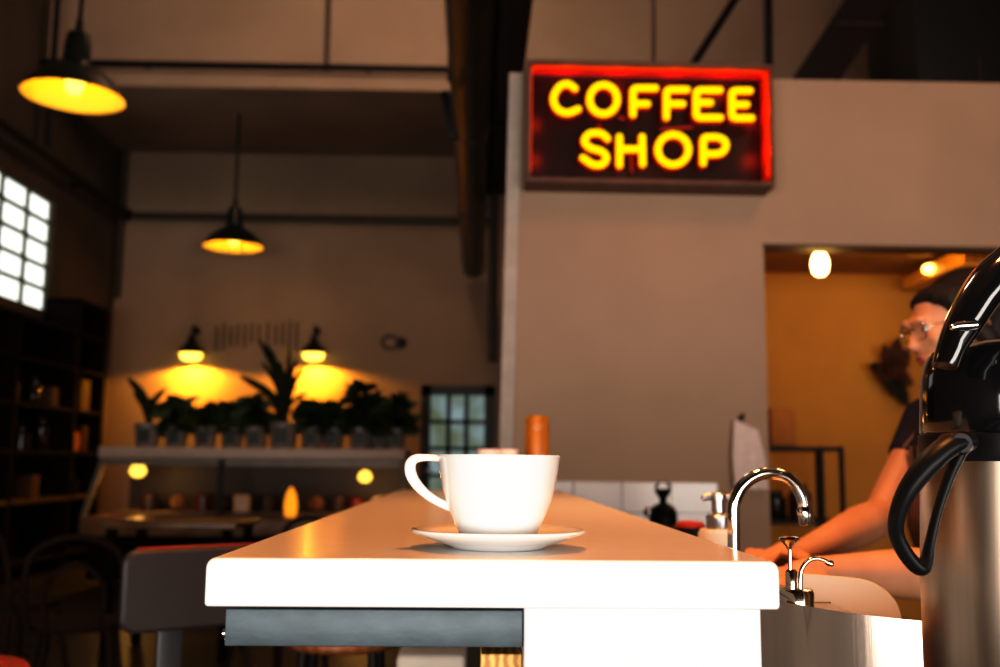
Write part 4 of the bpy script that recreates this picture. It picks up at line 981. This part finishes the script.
# legs
for s_ in (1, -1):
    a, k_, an = hip+V((.01, .085*s_, -.06)), V((1.05, HY+.10*s_, .47)), V((1.09, HY+.11*s_, .08))
    body.tube([a, a.lerp(k_, .4), k_], [.085, .08, .055], 18, ref=(1, 0, 0)); body.ell(k_, (.055,)*3)
    body.tube([k_, k_.lerp(an, .35), an], [.055, .056, .036], 18, ref=(1, 0, 0)); body.ell(an, (.04,)*3)
    body.ell(an+V((-.06, 0, -.04)), (.11, .042, .038))
solid(body, 'body', SKIN, pe, .0045, 8)
# shirt
sh = MB()
sh.tube([neckb+V((.0, 0, .012)), neckb+V((.0, 0, -.045)), neckb+V((-.01, 0, -.12)), chest, V((1.055, HY, 1.0)), hip+V((0, 0, .0))], [.062, .112, .135, .127, .115, .138], 24, ref=(1, 0, 0))
sh.ell(chest+V((0, 0, .03)), (.128, .178, .14)); sh.ell(V((1.05, HY, 1.0)), (.113, .150, .14)); sh.ell(hip+V((0, 0, .02)), (.128, .175, .10))
for s_, e_ in ((shF, elF), (shN, elN)):
    sh.cap(neckb+V((0, 0, -.03)), s_, .062, .057); sh.tube([s_, s_.lerp(e_, .22), s_.lerp(e_, .42)], [.057, .053, .050], 18, ref=(0, 1, 0)); sh.ell(s_, (.057,)*3)
sho = solid(sh, 'shirt', NAVY, pe, .006, 5)
tr_ = MB(); tr_.ell(hip+V((0, 0, -.03)), (.130, .178, .12))
for s_ in (1, -1):
    a, k_, an = hip+V((.01, .085*s_, -.06)), V((1.05, HY+.10*s_, .47)), V((1.09, HY+.11*s_, .10))
    tr_.tube([a, a.lerp(k_, .4), k_, k_.lerp(an, .35), an], [.10, .093, .070, .068, .055], 18, ref=(1, 0, 0))
solid(tr_, 'trousers', JEANS, pe, .008, 4)
for s_ in (1, -1):
    an = V((1.09, HY+.11*s_, .08)); MB().ell(an+V((-.06, 0, -.036)), (.125, .05, .043), None, 24, 14).build('shoe', BLKSOFT, pe)
# apron bib and skirt
av = []; af = []; nu, nv_ = 14, 26
for j in range(nv_+1):
    v = j/nv_; z = 1.165-v*.74
    hwid_ = (.11+.06*min(1, v*3)) if v < .28 else .19
    if z > 1.0: cx = 1.055-(1.165-z)*.05
    else: cx = 1.047+(1.0-z)*.25*(1 if z > .85 else .6)
    rx = .148 if z > .78 else .17
    for i in range(nu+1):
        u = (i/nu-.5)*2; a_y = u*hwid_
        x = cx - rx*math.sqrt(max(.12, 1-(a_y/.235)**2)) - .004*math.sin(i*1.7+j*.35)
        av.append((x, HY+a_y, z))
for j in range(nv_):
    for i in range(nu): w_ = nu+1; af.append((j*w_+i, j*w_+i+1, (j+1)*w_+i+1, (j+1)*w_+i))
apn = MB().add(av, af).build('apron', APRON, pe, smooth=80)
so = apn.modifiers.new('t', 'SOLIDIFY'); so.thickness = .004
st_ = MB()
for s_ in (1, -1):
    st_.tube(arc([V((.905, HY+.09*s_, 1.16)), neckb+V((-.085, .075*s_, .0)), neckb+V((0, .078*s_, .035)), neckb+V((.08, .04*s_, .02))], 6), .009, 8, flat=.5)
st_.build('neck_strap', APRON, apn)
# hair: cap minus the face
hr = MB()
hr.ell(H_(.042, 0, .026), (.096, .090, .081), RH, 28, 18); hr.ell(H_(.075, 0, -.02), (.066, .084, .084), RH)
hr.ell(H_(-.020, 0, .062), (.046, .058, .025), RH)
for s_ in (1, -1):
    hr.cap(H_(-.026, .066*s_, .048), H_(.018, .077*s_, -.045), .020, .018); hr.cap(H_(-.042, .044*s_, .058), H_(-.015, .066*s_, .050), .016, .022)
hr.ell(H_(.11, 0, -.05), (.04, .055, .05), RH)
solid(hr, 'hair', HAIRM, pe, .006, 5)
# glasses and eyes
gl = MB()
for s_ in (1, -1):
    gl.tube([H_(-.088, .032*s_+.024*math.cos(2*PI*i/28), .002+.019*math.sin(2*PI*i/28)) for i in range(28)], .0018, 8, True, ref=(1, 0, 0))
    gl.tube([H_(-.088, .055*s_, .006), H_(-.074, .068*s_, .006), H_(.015, .080*s_, .004)], .0018, 8)
gl.tube([H_(-.088, .010, .006), H_(-.092, 0, .009), H_(-.088, -.010, .006)], .0018, 8)
glo = gl.build('glasses', mat('silver_frame', (.75, .75, .75), .2, 1.), pe)
ln = MB()
for s_ in (1, -1):
    ln.lathe([(0, 0), (.023, 0)], (0, 0, 0), 28); 
    vs_ = ln.v[-29:] if False else None
ln = MB()
for s_ in (1, -1):
    c_ = [H_(-.0875, .032*s_+.023*math.cos(2*PI*i/24), .002+.018*math.sin(2*PI*i/24)) for i in range(24)]
    ln.add(c_, [tuple(range(24))])
ln.build('lens', LENS, glo, smooth=0)
for s_ in (1, -1):
    eo = MB().ell(H_(-.067, .030*s_, .003), (.0135,)*3, None, 20, 12).build('eye', EYEW, pe)
    MB().ell(H_(-.0775, .031*s_, .002), (.005, .006, .006), RH, 14, 10).build('iris', EYED, eo)
lp_ = MB().ell(H_(-.0915, 0, -.0535), (.006, .019, .0045), RH).ell(H_(-.088, 0, -.063), (.006, .017, .005), RH).build('lips', LIPS, pe)

# ------------------------------------------------------------------ light
l = light('front_window_daylight', 'AREA', ((fx0+fx1)/2, YF+.05, (fz0+fz1)/2), 335, (1, .93, .86))
l.data.shape = 'RECTANGLE'; l.data.size = fx1-fx0; l.data.size_y = fz1-fz0; l.rotation_euler = (PI/2, 0, 0)
light('kitchen_light', 'POINT', bp+V((0, 0, -.14)), 4.6, (1, .55, .16), .06)
light('kitchen_light', 'POINT', (2.9, 5.6, 2.1), .7, (1, .52, .14), .12)
light('shelf_light', 'POINT', lb+V((-.34, -.45, -.05)), 5, (1, .55, .12), .03)
light('work_lamp', 'SPOT', (.55, 1.75, 2.5), 40, (1, .50, .22), .12, spot_size=1.0, spot_blend=.8).rotation_euler = (0, 0, 0)
light('room_fill', 'POINT', (-.9, 7.4, 5.9), 112, (1, .70, .50), .4)  # unseen warm fill added to lift the back wall and fascia
light('room_fill', 'POINT', (2.4, 1.8, 4.6), 60, (1, .50, .22), .4)  # second unseen warm fill, added near the partition
light('bar_lamp', 'SPOT', (.05, 1.25, 3.0), 135, (1, .37, .10), .15, spot_size=1.5, spot_blend=.8)
wd = bpy.data.worlds.new('world'); bpy.context.scene.world = wd; wd.use_nodes = True
wd.node_tree.nodes['Background'].inputs[0].default_value = (1, .95, .9, 1); wd.node_tree.nodes['Background'].inputs[1].default_value = .15
S = bpy.context.scene
S.view_settings.view_transform = 'Standard'; S.view_settings.look = 'None'; S.view_settings.exposure = 0; S.view_settings.gamma = 1
S.view_settings.use_curve_mapping = True
cm = S.view_settings.curve_mapping
cv = cm.curves[3]
cv.points[0].location = (0, 0); cv.points[1].location = (1, 1.0)
for x, y in ((.03, .016), (.10, .080), (.25, .26), (.45, .58), (.70, .93)): cv.points.new(x, y)
cm.update()
cy = S.cycles
cy.use_denoising = True; cy.sample_clamp_indirect = 4; cy.max_bounces = 8; cy.transparent_max_bounces = 12; cy.blur_glossy = .5
cy.caustics_reflective = False; cy.caustics_refractive = False
